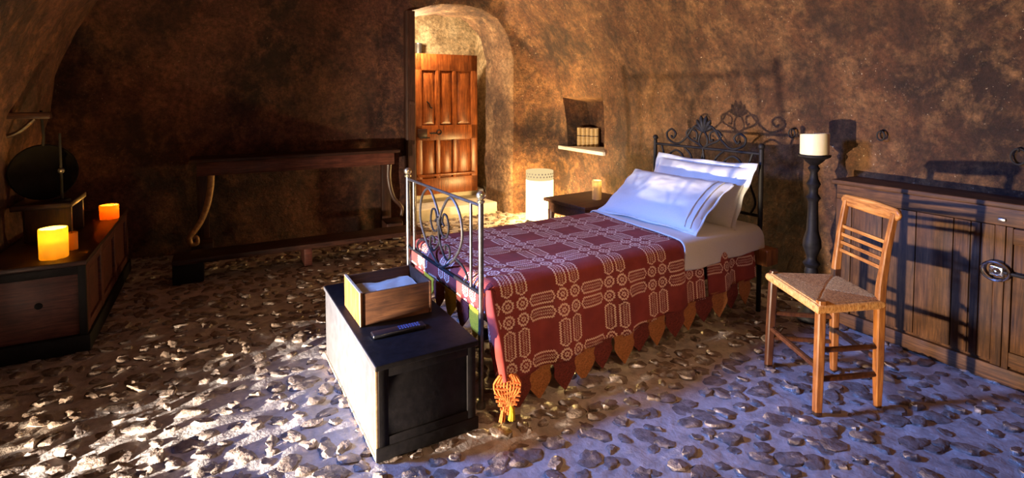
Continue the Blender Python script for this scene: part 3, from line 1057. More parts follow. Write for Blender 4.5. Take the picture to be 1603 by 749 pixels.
def pendants():
    k = 0
    i = 0.150
    while i < 1.93:
        tan = k % 2 == 1
        w = 0.138
        L = 0.150 if tan else 0.14
        D = near_hem(i); ex = D - 0.05 * PI / 2
        out = 0.05 + 0.10 * ex + 0.012 * (math.sin(i * 17) + 0.7 * math.sin(i * 31 + 1.3))
        z = TOPZ - 0.05 - ex
        bm = B(); leaf(bm, w, L)
        p = mesh_obj('pendant', bm, M['tan_yarn'] if tan else M['maroon_yarn'], coverlet, 50)
        p.location = (i, 0.03 - out - 0.004, z + 0.012)
        p.rotation_euler = (-0.10, 0, random.uniform(-0.15, 0.15))
        if tan: p['label'] = 'rust tan crochet pendant'
        i += 0.128; k += 1
    for k in range(6):
        j = 0.06 + k * 0.135
        bm = B(); leaf(bm, 0.135, 0.14)
        p = mesh_obj('pendant', bm, M['yellow_yarn'] if k % 2 == 0 else M['maroon_yarn'], coverlet, 50)
        p.location = (0.008, j, TOPZ - 0.128)
        p.rotation_euler = (0, -0.05, PI / 2)
        if k % 2 == 0: p['label'] = 'yellow crochet pendant'
    # long corner tail
    bm = B()
    path = [(0.035, -0.02, 0.53), (0.02, -0.06, 0.44), (0.014, -0.12, 0.33), (0.02, -0.165, 0.19)]
    pr = [0.030, 0.035, 0.04, 0.03]
    tube(bm, spline(path, 6), [0.022 + 0.012 * math.sin(k / 18 * PI) for k in range(19)], 12)
    for v in bm.verts: v.co.x = 0.02 + (v.co.x - 0.02) * 0.6
    t = mesh_obj('corner_fold', bm, M['coverlet'], coverlet, 60)
    bm = B()
    # openwork crochet leaf made of crossing cords
    for s in range(-4, 5):
        pts = [(-0.075 + 0.003 * math.sin(q * 2 + s), -0.095 + s * 0.013 * (0.6 + 0.5 * math.sin(PI * min(1, q / 5))) , 0.22 - q * 0.019) for q in range(0, 8 if abs(s) > 2 else 10)]
        tube(bm, pts, 0.0055, 6)
    for q in range(0, 9):
        hw = 0.030 + 0.026 * math.sin(PI * min(1, q / 8))
        tube(bm, [(-0.076, -0.095 + hw * (x / 4 - 1), 0.215 - q * 0.018 + 0.004 * math.sin(x)) for x in range(9)], 0.0055, 6)
    turn(bm)
    tl = mesh_obj('crochet_corner', bm, M['orange_yarn'], coverlet, 60)
    tl['label'] = 'orange openwork crochet corner'
    bm = B()
    for s in range(7):
        a = s / 7 * 2 * PI
        tube(bm, spline([(-0.076, -0.112 + 0.004 * math.cos(a), 0.085), (-0.078 + 0.008 * math.sin(a), -0.114 + 0.008 * math.cos(a), 0.055), (-0.078 + 0.010 * math.sin(a), -0.112 + 0.011 * math.cos(a), 0.025)], 4), 0.0045, 6)
    turn(bm)
    ts = mesh_obj('tassel', bm, M['yellow_yarn'], coverlet, 60); ts['label'] = 'yellow yarn tassel'
    bm = B()
    for s in range(5):
        a = s / 5 * 2 * PI
        tube(bm, spline([(-0.076, -0.078 + 0.004 * math.cos(a), 0.075), (-0.076 + 0.007 * math.sin(a), -0.075 + 0.008 * math.cos(a), 0.045), (-0.076 + 0.008 * math.sin(a), -0.071 + 0.009 * math.cos(a), 0.02)], 4), 0.0045, 6)
    turn(bm)
    ts = mesh_obj('tassel', bm, M['orange_yarn'], coverlet, 60); ts['label'] = 'orange yarn tassel'


pendants()

SHZ = TOPZ + 0.013
sheet = drape('sheet', M['linen'], 1.27, 1.985, SHZ, lambda i: 0.195 - 0.04 * max(0, i - 1.4), lambda i: 0.16, None, 60, 0.006, 0.022, BW - 0.022,
              head_drop=0.12, edge_shift=lambda j: 0.02 + 0.10 * max(0.0, j) / BW, seed=2.0, foldamp=0.009)
tag(sheet, 'white linen sheet turned back over the head of the bed', 'sheet')


def pillow(name, label, w, h, th, i, j, z, tilt, rz, flange, seed, tucks=False):
    bm = B()
    n, m = 40, 30
    sheets = []
    for s in (1, -1):
        V = []
        for b in range(m + 1):
            row = []
            for a in range(n + 1):
                x, y = 2 * a / n - 1, 2 * b / m - 1
                # corners reach out, sides draw in
                px = x * (1 - 0.055 * (1 - y * y) * abs(x)); py = y * (1 - 0.07 * (1 - x * x) * abs(y))
                tt = max(0.0, (1 - abs(x) ** 2.6) * (1 - abs(y) ** 2.6)) ** 0.55
                wr = 0.010 * fb((x * 2.2 + seed, y * 2.2, s), 3) * min(1, tt * 1.5)
                wr += 0.006 * math.sin((x * 9 + y * 3) + seed) * tt * abs(x) ** 2
                row.append(bm.verts.new((px * w / 2, py * h / 2, s * (th / 2 * tt + wr))))
            V.append(row)
        sheets.append(V)
    f1, f2 = sheets
    for V, flip in ((f1, False), (f2, True)):
        for b in range(m):
            for a in range(n):
                q = (V[b][a], V[b][a + 1], V[b + 1][a + 1], V[b + 1][a])
                bm.faces.new(q[::-1] if flip else q)
    bmesh.ops.remove_doubles(bm, verts=bm.verts, dist=0.0004)
    o = mesh_obj(name, bm, M['linen'], None, 80)
    tag(o, label, 'pillow', None)
    c, s_ = math.cos(BA), math.sin(BA)
    o.location = (BX + i * c - j * s_, BY + i * s_ + j * c, z)
    # local x = across the bed, local y = up the slope
    o.rotation_euler = (Matrix.Rotation(BA - PI / 2 + rz, 4, 'Z') @ Matrix.Rotation(tilt, 4, 'X')).to_euler()
    # flange and tucks
    bm = B()
    hw, hh = w / 2, h / 2
    ring_in = []
    seq = []
    N = 40
    for k in range(N): seq.append((-1 + 2 * k / N, -1))
    for k in range(N): seq.append((1, -1 + 2 * k / N))
    for k in range(N): seq.append((1 - 2 * k / N, 1))
    for k in range(N): seq.append((-1, 1 - 2 * k / N))
    A, C = [], []
    for x, y in seq:
        px = x * (1 - 0.055 * (1 - y * y) * abs(x)); py = y * (1 - 0.07 * (1 - x * x) * abs(y))
        d = Vector((px * hw, py * hh, 0))
        n_ = Vector((x if abs(x) == 1 else 0, y if abs(y) == 1 else 0, 0)); 
        zz = 0.008 * math.sin(x * 7 + seed) * (abs(y) == 1) + 0.008 * math.sin(y * 8 + seed) * (abs(x) == 1)
        A.append(bm.verts.new(d * 0.985)); C.append(bm.verts.new(d + n_ * flange + Vector((0, 0, zz))))
    L = len(seq)
    for k in range(L): bm.faces.new((A[k], A[(k + 1) % L], C[(k + 1) % L], C[k]))
    fo = mesh_obj('flange', bm, M['linen'], o, 60)
    md = fo.modifiers.new('thick', 'SOLIDIFY'); md.thickness = 0.003; md.offset = 0
    if tucks:
        for sx in (0.90, 0.80):
            bm = B()
            pts = []
            for k in range(25):
                y = -0.94 + 1.88 * k / 24; x = sx
                px = x * (1 - 0.055 * (1 - y * y) * abs(x)); py = y * (1 - 0.07 * (1 - x * x) * abs(y))
                tt = max(0.0, (1 - abs(x) ** 2.6) * (1 - abs(y) ** 2.6)) ** 0.55
                pts.append((px * hw, py * hh, th / 2 * tt + 0.003))
            tube(bm, pts, 0.004, 6)
            mesh_obj('tuck_seam', bm, M['linen'], o)
    return o


# local x points to the near side of the bed
pillow('pillow', 'white linen pillow standing upright against the iron headboard, behind the other pillow', 0.77, 0.43, 0.15, 1.87, 0.40, 0.745,
       1.05, 0.0, 0.030, 1.0)
pillow('pillow', 'white linen pillow with tucked end leaning in front on the sheet', 0.80, 0.45, 0.16, 1.60, 0.425, 0.712,
       0.62, 0.05, 0.012, 4.0, True)

# ------------------------------------------------------------------ black chest at the foot
CX, CY, CA = -0.513, 1.9644, 0.5245
cw, cd, chh = 0.432, 0.985, 0.378


def chest():
    o = thing('storage_chest', 'low black wooden chest with one pale worn side at the foot of the bed', 'chest', (CX, CY, 0), CA)
    bm = B(); box(bm, 0.012, cw - 0.012, 0.012, cd - 0.012, 0.0, chh - 0.022, 0.003)
    mesh_obj('body', bm, M['black'], o)
    bm = B(); box(bm, 0.006, 0.0125, 0.016, cd - 0.016, 0.008, chh - 0.024, 0.001)
    e = mesh_obj('side_panel', bm, M['worn'], o); e['label'] = 'pale grey worn side panel'  # black side facing the low lamp, its lit look painted in
    bm = B(); box(bm, 0.0, cw, -0.004, cd, chh - 0.022, chh, 0.005, 3)
    mesh_obj('lid', bm, M['black'], o)
    bm = B(); box(bm, -0.001, 0.003, -0.002, cd - 0.004, chh - 0.020, chh - 0.002, 0.001)
    e = mesh_obj('lid_edge', bm, M['worn'], o); e['label'] = 'worn pale lid edge'
    bm = B(); box(bm, 0.0, cw, -0.002, 0.012, 0.0, 0.055, 0.006)
    mesh_obj('plinth', bm, M['black'], o)
    bm = B()
    for x0, x1, z0, z1 in ((0.012, 0.05, 0.055, chh - 0.022), (cw - 0.05, cw - 0.012, 0.055, chh - 0.022), (0.05, cw - 0.05, 0.055, 0.09), (0.05, cw - 0.05, chh - 0.055, chh - 0.022)):
        box(bm, x0, x1, 0.002, 0.013, z0, z1, 0.003)
    mesh_obj('front_frame', bm, M['black'], o)
    bm = B(); box(bm, 0.0, 0.012, 0.006, 0.016, 0.0, chh - 0.022, 0.001)
    e = mesh_obj('corner_edge', bm, M['edge'], o); e['label'] = 'bare wood corner edge'
    bm = B(); box(bm, 0.0, 0.010, 0.012, cd - 0.012, 0.0, 0.009, 0.001)
    e = mesh_obj('bottom_edge', bm, M['edge'], o); e['label'] = 'bare wood bottom edge'


chest()


def drawer_box():
    o = thing('wooden_box', 'open wooden box holding white paper on the black chest', 'box', (-0.665, 2.302, chh), 0.533)
    w, d, h, t = 0.335, 0.285, 0.15, 0.012
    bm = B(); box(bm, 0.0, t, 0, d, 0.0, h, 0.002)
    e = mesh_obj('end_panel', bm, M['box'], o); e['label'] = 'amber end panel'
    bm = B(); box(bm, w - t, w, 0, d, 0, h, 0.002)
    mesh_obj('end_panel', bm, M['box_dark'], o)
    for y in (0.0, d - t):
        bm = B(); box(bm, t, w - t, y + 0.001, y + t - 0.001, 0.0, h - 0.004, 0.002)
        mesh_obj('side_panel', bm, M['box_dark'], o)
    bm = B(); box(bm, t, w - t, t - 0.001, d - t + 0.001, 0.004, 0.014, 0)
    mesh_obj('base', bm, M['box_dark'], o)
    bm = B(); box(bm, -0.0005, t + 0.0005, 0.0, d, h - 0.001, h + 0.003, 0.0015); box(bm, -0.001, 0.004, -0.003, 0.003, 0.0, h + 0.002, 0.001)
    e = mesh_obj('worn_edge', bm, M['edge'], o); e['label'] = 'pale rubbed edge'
    # paper
    bm = B()
    n = 14
    V = [[bm.verts.new((0.02 + 0.29 * a / n, 0.02 + 0.245 * b / n, 0.103 + 0.012 * fb((a * 0.25, b * 0.25, 0), 2) - 0.010 * (b / n - 0.5))) for a in range(n + 1)] for b in range(n + 1)]
    for b in range(n):
        for a in range(n): bm.faces.new((V[b][a], V[b][a + 1], V[b + 1][a + 1], V[b + 1][a]))
    bmesh.ops.solidify(bm, geom=list(bm.faces), thickness=0.08)
    p = mesh_obj('paper_stack', bm, M['paper'])
    p.location = (-0.665, 2.302, chh); p.rotation_euler.z = 0.533
    tag(p, 'white folded paper filling the open wooden box on the chest', 'paper')


drawer_box()


def remote():
    o = thing('remote_control', 'slim black remote control lying on the black chest beside the box', 'remote control', (-0.487, 2.258, chh), 0.50)
    bm = B(); box(bm, -0.115, 0.115, -0.026, 0.026, 0.0, 0.018, 0.006, 3)
    mesh_obj('casing', bm, M['plastic'], o)
    bm = B()
    for a in range(8):
        for b in range(3): box(bm, 0.0 + a * 0.012, 0.008 + a * 0.012, -0.017 + b * 0.013, -0.009 + b * 0.013, 0.017, 0.0205, 0.001)
    e = mesh_obj('keypad', bm, M['button'], o); e['label'] = 'blue grey keys'
    bm = B(); box(bm, -0.1165, -0.112, -0.018, 0.018, 0.004, 0.014, 0.001)
    e = mesh_obj('end_cap', bm, M['chrome'], o); e['label'] = 'bright end cap'


remote()

# ------------------------------------------------------------------ rush chair
def chair():
    o = thing('rush_chair', 'honey-coloured wooden chair with woven rush seat standing before the brown cupboard', 'chair', (1.336, 2.284, 0), 0.031)
    sh, cr = 0.492, 0.905
    wf, wb, d = 0.406, 0.312, 0.300
    y0, y1 = (wf - wb) / 2, (wf + wb) / 2
    legs_f = ((0, 0), (0, wf))
    for (x, y) in legs_f:
        s = -1 if y == 0 else 1
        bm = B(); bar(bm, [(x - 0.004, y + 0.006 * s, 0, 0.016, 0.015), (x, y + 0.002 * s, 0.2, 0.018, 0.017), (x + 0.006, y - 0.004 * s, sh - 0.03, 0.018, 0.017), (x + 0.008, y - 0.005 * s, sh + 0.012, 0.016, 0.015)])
        mesh_obj('leg', bm, M['chair'] if y == 0 else M['chair_dark'], o)  # far front leg coloured darker to stand in for shade on it
    posts = []
    for (x, y) in ((d, y0), (d, y1)):
        s = -1 if y == y0 else 1
        bm = B(); bar(bm, [(x + 0.004, y, 0, 0.013, 0.013), (x + 0.002, y, 0.15, 0.018, 0.016), (x, y, sh - 0.04, 0.019, 0.017), (x + 0.004, y, sh + 0.06, 0.018, 0.015),
                           (x + 0.022, y + 0.003 * s, sh + 0.22, 0.015, 0.013), (x + 0.050, y + 0.006 * s, cr - 0.03, 0.013, 0.012)])
        mesh_obj('leg', bm, M['chair'], o)
    # crest rail: rounded ends, slightly bowed
    bm = B()
    n, m = 28, 10
    y_a, y_b = y0 - 0.040, y1 + 0.040
    rings = []
    for k in range(n + 1):
        t = k / n
        y = y_a + (y_b - y_a) * t
        e = min(t, 1 - t) * (y_b - y_a)
        r = 0.034
        hz = r * math.sqrt(max(0.02, 1 - max(0, (r - e) / r) ** 2)) if e < r else r
        hz *= 0.92 + 0.08 * math.cos((t - 0.5) * PI * 2)
        xx = d + 0.052 + 0.010 * math.sin(PI * t)
        hx = 0.013 * (0.55 + 0.45 * min(1, e / 0.02))
        rings.append([bm.verts.new((xx + hx * math.copysign(abs(math.cos(a)) ** 0.6, math.cos(a)), y, cr - 0.034 + hz * math.copysign(abs(math.sin(a)) ** 0.7, math.sin(a)))) for a in [2 * PI * q / 16 for q in range(16)]])
    for p, q in zip(rings, rings[1:]):
        for k in range(16): bm.faces.new((p[k], p[(k + 1) % 16], q[(k + 1) % 16], q[k]))
    bm.faces.new(rings[0][::-1]); bm.faces.new(rings[-1])
    mesh_obj('crest_rail', bm, M['chair_h'], o, 50)
    for z in (0.742, 0.703, 0.664, 0.625):
        f = (z - sh) / (cr - sh)
        xx = d + 0.004 + 0.05 * f ** 1.3
        bm = B(); box(bm, xx - 0.006, xx + 0.006, y0, y1, z - 0.009, z + 0.009, 0.004, 2)
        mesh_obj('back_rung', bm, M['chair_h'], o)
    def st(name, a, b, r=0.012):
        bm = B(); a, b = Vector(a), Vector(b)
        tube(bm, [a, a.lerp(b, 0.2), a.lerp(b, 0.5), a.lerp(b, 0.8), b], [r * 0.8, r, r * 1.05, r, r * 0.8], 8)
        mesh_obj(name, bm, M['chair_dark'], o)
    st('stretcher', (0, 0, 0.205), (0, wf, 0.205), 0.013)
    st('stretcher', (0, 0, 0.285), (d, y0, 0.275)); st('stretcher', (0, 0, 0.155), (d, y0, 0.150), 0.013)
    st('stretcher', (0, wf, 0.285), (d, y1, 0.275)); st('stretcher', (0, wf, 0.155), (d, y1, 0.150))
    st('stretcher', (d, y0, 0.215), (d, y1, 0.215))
    # seat: four fields of rush strands
    bm = B()
    n = 165
    top, botm = [], []
    for b in range(n + 1):
        rt, rb = [], []
        for a in range(n + 1):
            p, q = 2 * a / n - 1, 2 * b / n - 1           # p front->back, q near->far
            x = -0.022 + (d + 0.040) * (p + 1) / 2
            half = ((wf + 0.046) * (1 - (p + 1) / 2) + (wb + 0.034) * (p + 1) / 2) / 2
            # leave the corner posts free
            y = wf / 2 + q * half
            m_ = max(abs(p), abs(q))
            ripple = 0.0040 * abs(math.sin((1 - m_) * 0.19 / 0.0115 * PI))
            ripple += 0.0012 * noise.noise((x * 300, y * 300, 0))
            edge = 1 - max(0.0, (m_ - 0.86) / 0.14) ** 2
            z = sh - 0.022 + 0.022 * math.sqrt(max(0, edge)) - 0.012 * (1 - m_) ** 1.5 + ripple - 0.004 * max(0, 1 - abs(abs(p) - abs(q)) * 14)
            rt.append(bm.verts.new((x, y, z)))
            if a in (0, n) or b in (0, n): rb.append(rt[-1])
            else: rb.append(bm.verts.new((x, y, sh - 0.024 - 0.020 * math.sqrt(max(0, edge)) - ripple)))
        top.append(rt); botm.append(rb)
    for b in range(n):
        for a in range(n):
            bm.faces.new((top[b][a], top[b][a + 1], top[b + 1][a + 1], top[b + 1][a]))
            bm.faces.new((botm[b][a], botm[b + 1][a], botm[b + 1][a + 1], botm[b][a + 1]))
    mesh_obj('seat', bm, M['rush'], o, 70)


chair()

# ------------------------------------------------------------------ brown cupboard along the right wall
def cupboard():
    o = thing('low_cupboard', 'long low brown panelled wooden cupboard along the ochre wall', 'cupboard')
    uvobj(o, 3.285, 1.89, 0)          # local +x into the wall, local -y towards the camera
    L, H, Dp = 2.6, 0.885, 0.30
    bm = B(); box(bm, 0.012, Dp - 0.07, -L, 0.0, 0.05, H - 0.03, 0.003)
    mesh_obj('carcass', bm, M['cup'], o)
    bm = B(); box(bm, -0.022, Dp - 0.06, -L - 0.02, 0.025, H - 0.028, H, 0.006, 3)
    mesh_obj('top_board', bm, M['cup_h'], o)
    bm = B(); box(bm, -0.012, Dp - 0.07, -L, 0.008, 0.0, 0.085, 0.006)
    mesh_obj('plinth', bm, M['cup_h'], o)
    bm = B(); box(bm, -0.004, 0.014, -L, 0.0, H - 0.115, H - 0.028, 0.004)
    mesh_obj('top_rail', bm, M['cup_h'], o)
    # front: stiles and doors
    def stile(y0, y1, dx=-0.006):
        bm = B(); box(bm, dx, 0.014, y0, y1, 0.085, H - 0.115, 0.003)
        mesh_obj('stile', bm, M['cup'], o)
    stile(-0.09, 0.0); stile(-0.80, -0.76); stile(-0.83, -0.805, -0.012); stile(-1.62, -1.52); stile(-2.6, -2.5)
    def door(y0, y1, boards):
        bm = B()
        n = boards
        for k in range(n):
            a = y0 + (y1 - y0) * k / n; b = y0 + (y1 - y0) * (k + 1) / n
            box(bm, -0.002, 0.012, a + 0.0015, b - 0.0015, 0.10, H - 0.118, 0.003)
        dr = mesh_obj('door', bm, M['cup'], o)
        return dr
    d1 = door(-0.76, -0.09, 4)
    d2 = door(-1.52, -0.83, 2)
    door(-2.5, -1.62, 4)
    bm = B()
    for y in (-0.66, -0.70): box(bm, -0.010, 0.0, y - 0.006, y + 0.006, 0.10, H - 0.118, 0.003)
    mesh_obj('moulding', bm, M['cup'], d1)
    for z0, z1 in ((0.10, 0.17), (0.69, 0.765)):
        bm = B(); box(bm, -0.012, 0.0, -1.52, -0.83, z0, z1, 0.004)
        mesh_obj('door_rail', bm, M['cup_h'], d2)
    # latch: steel ring on a plate with a bolt
    ly, lz = -0.775, 0.55
    bm = B()
    ring = [(-0.034, ly + 0.052 * math.cos(a), lz + 0.044 * math.sin(a)) for a in [2 * PI * k / 28 for k in range(28)]]
    tube(bm, ring, 0.0065, 8, True)
    l1 = mesh_obj('latch_ring', bm, M['chrome'], o); l1['label'] = 'bright steel ring latch'
    bm = B(); box(bm, -0.026, -0.006, ly - 0.032, ly + 0.028, lz - 0.026, lz + 0.026, 0.012, 3); sphere(bm, (-0.03, ly - 0.006, lz + 0.002), 0.016)
    mesh_obj('latch_plate', bm, M['chrome'], l1)
    bm = B(); tube(bm, [(-0.022, ly - 0.03, lz), (-0.022, ly - 0.22, lz - 0.002)], 0.009, 8)
    mesh_obj('latch_bolt', bm, M['iron'], o)
    bm = B(); box(bm, -0.014, -0.004, -0.80, -0.77, 0.792, 0.806, 0.002)
    mesh_obj('hinge', bm, M['steel'], o)


cupboard()


def iron_ring(u, v, z, label, r=0.028, tilt=0.0, rot=0.0):
    o = thing('wall_ring', label, 'wall ring', (0, 0, 0), 0, 'iron rings in the plaster')
    uvobj(o, u, v, z, rot)
    bm = B()
    tube(bm, [(-0.018 - tilt * math.sin(a) * r, r * math.cos(a) * 0.75, r * math.sin(a) - r) for a in [2 * PI * k / 22 for k in range(22)]], 0.005, 8, True)
    mesh_obj('ring', bm, M['iron'], o)
    bm = B(); tube(bm, spline([(0.06, 0, 0.0), (-0.012, 0, 0.002), (-0.024, 0, -0.004), (-0.018, 0, -0.014)], 5), 0.005, 8)
    mesh_obj('staple', bm, M['iron'], o)


iron_ring(3.5, 1.755, 1.18, 'small iron ring in the wall between the tall candle and the cupboard')
iron_ring(3.5, 2.325, 1.16, 'small iron ring in the wall between the headboard and the tall candle', 0.03)
iron_ring(3.5, 1.12, 1.13, 'iron ring in the wall above the latched end of the cupboard', 0.04)

# ------------------------------------------------------------------ tall candle stand
def candle_stand():
    o = thing('candle_stand', 'tall black turned wooden candle stand beside the bed head', 'candle stand')
    uvobj(o, 3.20, 1.985, 0)
    bm = B()
    lathe(bm, [(0, 0.0), (0.076, 0.0), (0.08, 0.012), (0.074, 0.03), (0.06, 0.05), (0.05, 0.07), (0.04, 0.10), (0, 0.10)], 28)
    mesh_obj('base', bm, M['black'], o)
    prof = [(0, 0.098), (0.038, 0.098), (0.028, 0.13), (0.045, 0.17), (0.03, 0.20), (0.024, 0.24), (0.040, 0.30), (0.034, 0.33), (0.05, 0.355), (0.03, 0.38),
            (0.030, 0.40), (0.052, 0.46), (0.050, 0.50), (0.034, 0.56), (0.030, 0.66), (0.028, 0.74), (0.042, 0.765), (0.026, 0.79), (0.026, 0.82),
            (0.040, 0.85), (0.026, 0.88), (0.020, 0.92), (0.034, 0.945), (0.022, 0.965), (0.05, 0.99), (0.062, 1.005), (0, 1.005)]
    bm = B(); lathe(bm, prof, 24)
    mesh_obj('column', bm, M['black'], o)
    bm = B(); lathe(bm, [(0, 1.003), (0.06, 1.003), (0.088, 1.018), (0.092, 1.03), (0.084, 1.026), (0, 1.016)], 28)
    mesh_obj('drip_pan', bm, M['iron'], o)


candle_stand()


def candle(label, u, v, z, r, h, mat, lit=0.0, color=(1, 0.55, 0.15), hollow=0.7, lean=0.0, name='candle', fl=(0, 0)):
    o = thing(name, label, 'candle')
    uvobj(o, u, v, z)
    t = max(0.006, r * 0.14)
    fl_z = h * (1 - hollow)
    bm = B()
    prof = [(0, 0), (r * 0.97, 0), (r, 0.006), (r * 1.0, h * 0.5), (r * 1.01, h - 0.006), (r * 0.985, h), (r - t * 0.6, h - 0.001), (r - t, h - 0.008), (r - t, fl_z + 0.006), (0, fl_z)]
    lathe(bm, prof, 36, (0, 0), 0, 0.0022)
    if lean:
        for vv in bm.verts: vv.co.z += lean * vv.co.y * (vv.co.z / h)
    mesh_obj('wax', bm, mat, o, 50)
    bm = B(); tube(bm, [(fl[0], fl[1], fl_z - 0.002), (fl[0], fl[1], fl_z + 0.02)], 0.0015, 6)
    mesh_obj('wick', bm, M['wick'], o)
    if lit:
        bm = B(); lathe(bm, [(0, 0), (0.005, 0.006), (0.007, 0.013), (0.005, 0.024), (0, 0.038)], 12, fl, fl_z + 0.012)
        mesh_obj('flame', bm, M['flame'], o)
        p = W(u, v, z)
        lo = Vector((fl[0] * CT - fl[1] * ST, fl[0] * ST + fl[1] * CT, 0))
        light('candle_light', 'POINT', p + lo + Vector((0, 0, fl_z + 0.035)), lit, color, shadow_soft_size=0.012)
    return o


candle('thick cream candle standing on the tall black candle stand', 3.20, 1.985, 1.032, 0.080, 0.128, M['cream_wax'], 0, hollow=0.05, lean=-0.06)

# ------------------------------------------------------------------ bedside table, lantern, candle
def bedside():
    o = thing('bedside_table', 'small dark wooden table on the far side of the bed by the lantern', 'table')
    uvobj(o, 2.80, 3.72, 0, 0.10)
    a, b, h = 0.30, 0.27, 0.50
    bm = B(); box(bm, -a, a, -b, b, h - 0.03, h, 0.006, 2)
    mesh_obj('tabletop', bm, M['box_dark'], o)
    bm = B(); box(bm, -a + 0.03, a - 0.03, -b + 0.03, b - 0.03, h - 0.12, h - 0.029, 0.004)
    mesh_obj('apron', bm, M['box_dark'], o)
    for sx in (-1, 1):
        for sy in (-1, 1):
            bm = B(); bar(bm, [(sx * (a - 0.05), sy * (b - 0.05), 0, 0.016, 0.016), (sx * (a - 0.05), sy * (b - 0.05), h - 0.1, 0.024, 0.024)])
            mesh_obj('leg', bm, M['dark_wood_v'], o)


bedside()
candle('slim pale lit candle on the bedside table next to the pillows', 2.83, 3.66, 0.50, 0.040, 0.165, M['pale_wax'], 1.2, (1, 0.72, 0.36), 0.35)


def lantern():
    o = thing('floor_lantern', 'glowing white cylindrical lantern with pierced rim on the floor by the wall', 'lantern')
    u, v = 3.09, 5.02
    uvobj(o, u, v, 0)
    r, h = 0.152, 0.565
    bm = B()
    lathe(bm, [(r - 0.004, 0.03), (r, 0.03), (r, h - 0.10), (r - 0.004, h - 0.10), (r - 0.004, 0.03)], 40)
    s = mesh_obj('lamp_shade', bm, M['lantern'], o, 60)
    bm = B()
    lathe(bm, [(r - 0.004, h - 0.10), (r, h - 0.10), (r, h), (r - 0.004, h), (r - 0.004, h - 0.10)], 40)
    rim = mesh_obj('rim', bm, M['lantern_rim'], o, 60)
    bm = B()
    for row, z in ((0, h - 0.028), (1, h - 0.058)):
        for k in range(26):
            an = 2 * PI * (k + 0.5 * row) / 26
            c = Vector((math.cos(an), math.sin(an), 0))
            t_ = Vector((-math.sin(an), math.cos(an), 0))
            p = c * (r + 0.0008) + Vector((0, 0, z))
            vs = [bm.verts.new(p + (t_ * math.cos(q) + Vector((0, 0, 1)) * math.sin(q)) * 0.0095) for q in [2 * PI * x / 8 for x in range(8)]]
            bm.faces.new(vs)
    hl = mesh_obj('piercing', bm, M['lantern_hole'], o, None)
    hl['kind'] = 'stuff'
    bm = B(); lathe(bm, [(0, 0), (r - 0.01, 0), (r - 0.01, 0.03), (0, 0.03)], 32)
    mesh_obj('base', bm, M['iron'], o)
    light('lantern_light', 'POINT', W(u, v, 0.30), 340, (1.0, 0.62, 0.21), shadow_soft_size=0.06)


lantern()

# ------------------------------------------------------------------ left: long chest with candles
def long_chest():
    o = thing('long_chest', 'long reddish-brown panelled chest against the sooty wall with lit candles on top', 'chest')
    uvobj(o, -0.662, 3.63, 0)              # near corner; local x to -1.0 (wall side), y along the wall
    H, Lw, LL = 0.503, 0.44, 1.52
    bm = B(); box(bm, -Lw, -0.012, 0.012, LL, 0.09, H - 0.028, 0.003)
    mesh_obj('body', bm, M['bench_red'], o)
    bm = B(); box(bm, -Lw - 0.005, 0.012, -0.012, LL + 0.01, H - 0.028, H, 0.006, 2)
    mesh_obj('lid', bm, M['dark_wood'], o)
    bm = B(); box(bm, -Lw, 0.018, -0.018, LL, 0.0, 0.095, 0.008, 2)
    e = mesh_obj('plinth', bm, M['worn_blue'] if 'worn_blue' in M else M['black'], o)
    bm = B()
    for y0, y1 in ((0.0, 0.09), (0.42, 0.50), (0.90, 0.98), (1.42, 1.52)): box(bm, -0.016, 0.004, y0, y1, 0.09, H - 0.028, 0.004)
    for z0, z1 in ((0.09, 0.14), (H - 0.085, H - 0.028)): box(bm, -0.016, 0.002, 0.0, LL, z0, z1, 0.004)
    mesh_obj('panel_frame', bm, M['bench_red'], o)
    bm = B()
    box(bm, -0.03, 0.005, -0.006, 0.016, 0.09, H - 0.028, 0.004); box(bm, -Lw, 0.004, -0.004, 0.016, H - 0.075, H - 0.028, 0.004)
    e = mesh_obj('corner_band', bm, M['black'], o)
    bm = B(); lathe(bm, [(0, 0), (0.018, 0.002), (0.016, 0.006), (0, 0.010)], 16)
    for v in bm.verts: v.co = Vector((-0.20 + v.co.x, 0.012 - v.co.z, 0.28 + v.co.y))
    mesh_obj('knot', bm, M['black'], o)


long_chest()
CHZ = 0.504
candle('large amber candle glowing at the near end of the long chest', -0.815, 3.755, CHZ, 0.064, 0.165, M['amber_wax'], 32, (1, 0.62, 0.20), 0.5, name='candle', fl=(0.0, -0.02))
candle('small unlit wax candle just behind the large amber candle', -0.765, 3.905, CHZ, 0.028, 0.10, M['orange_wax'], 0, hollow=0.08)
candle('wide orange candle burning at one side near the far end of the long chest', -0.715, 4.76, CHZ, 0.058, 0.10, M['orange_wax'], 6, (1, 0.5, 0.1), 0.5, fl=(0.035, -0.01))


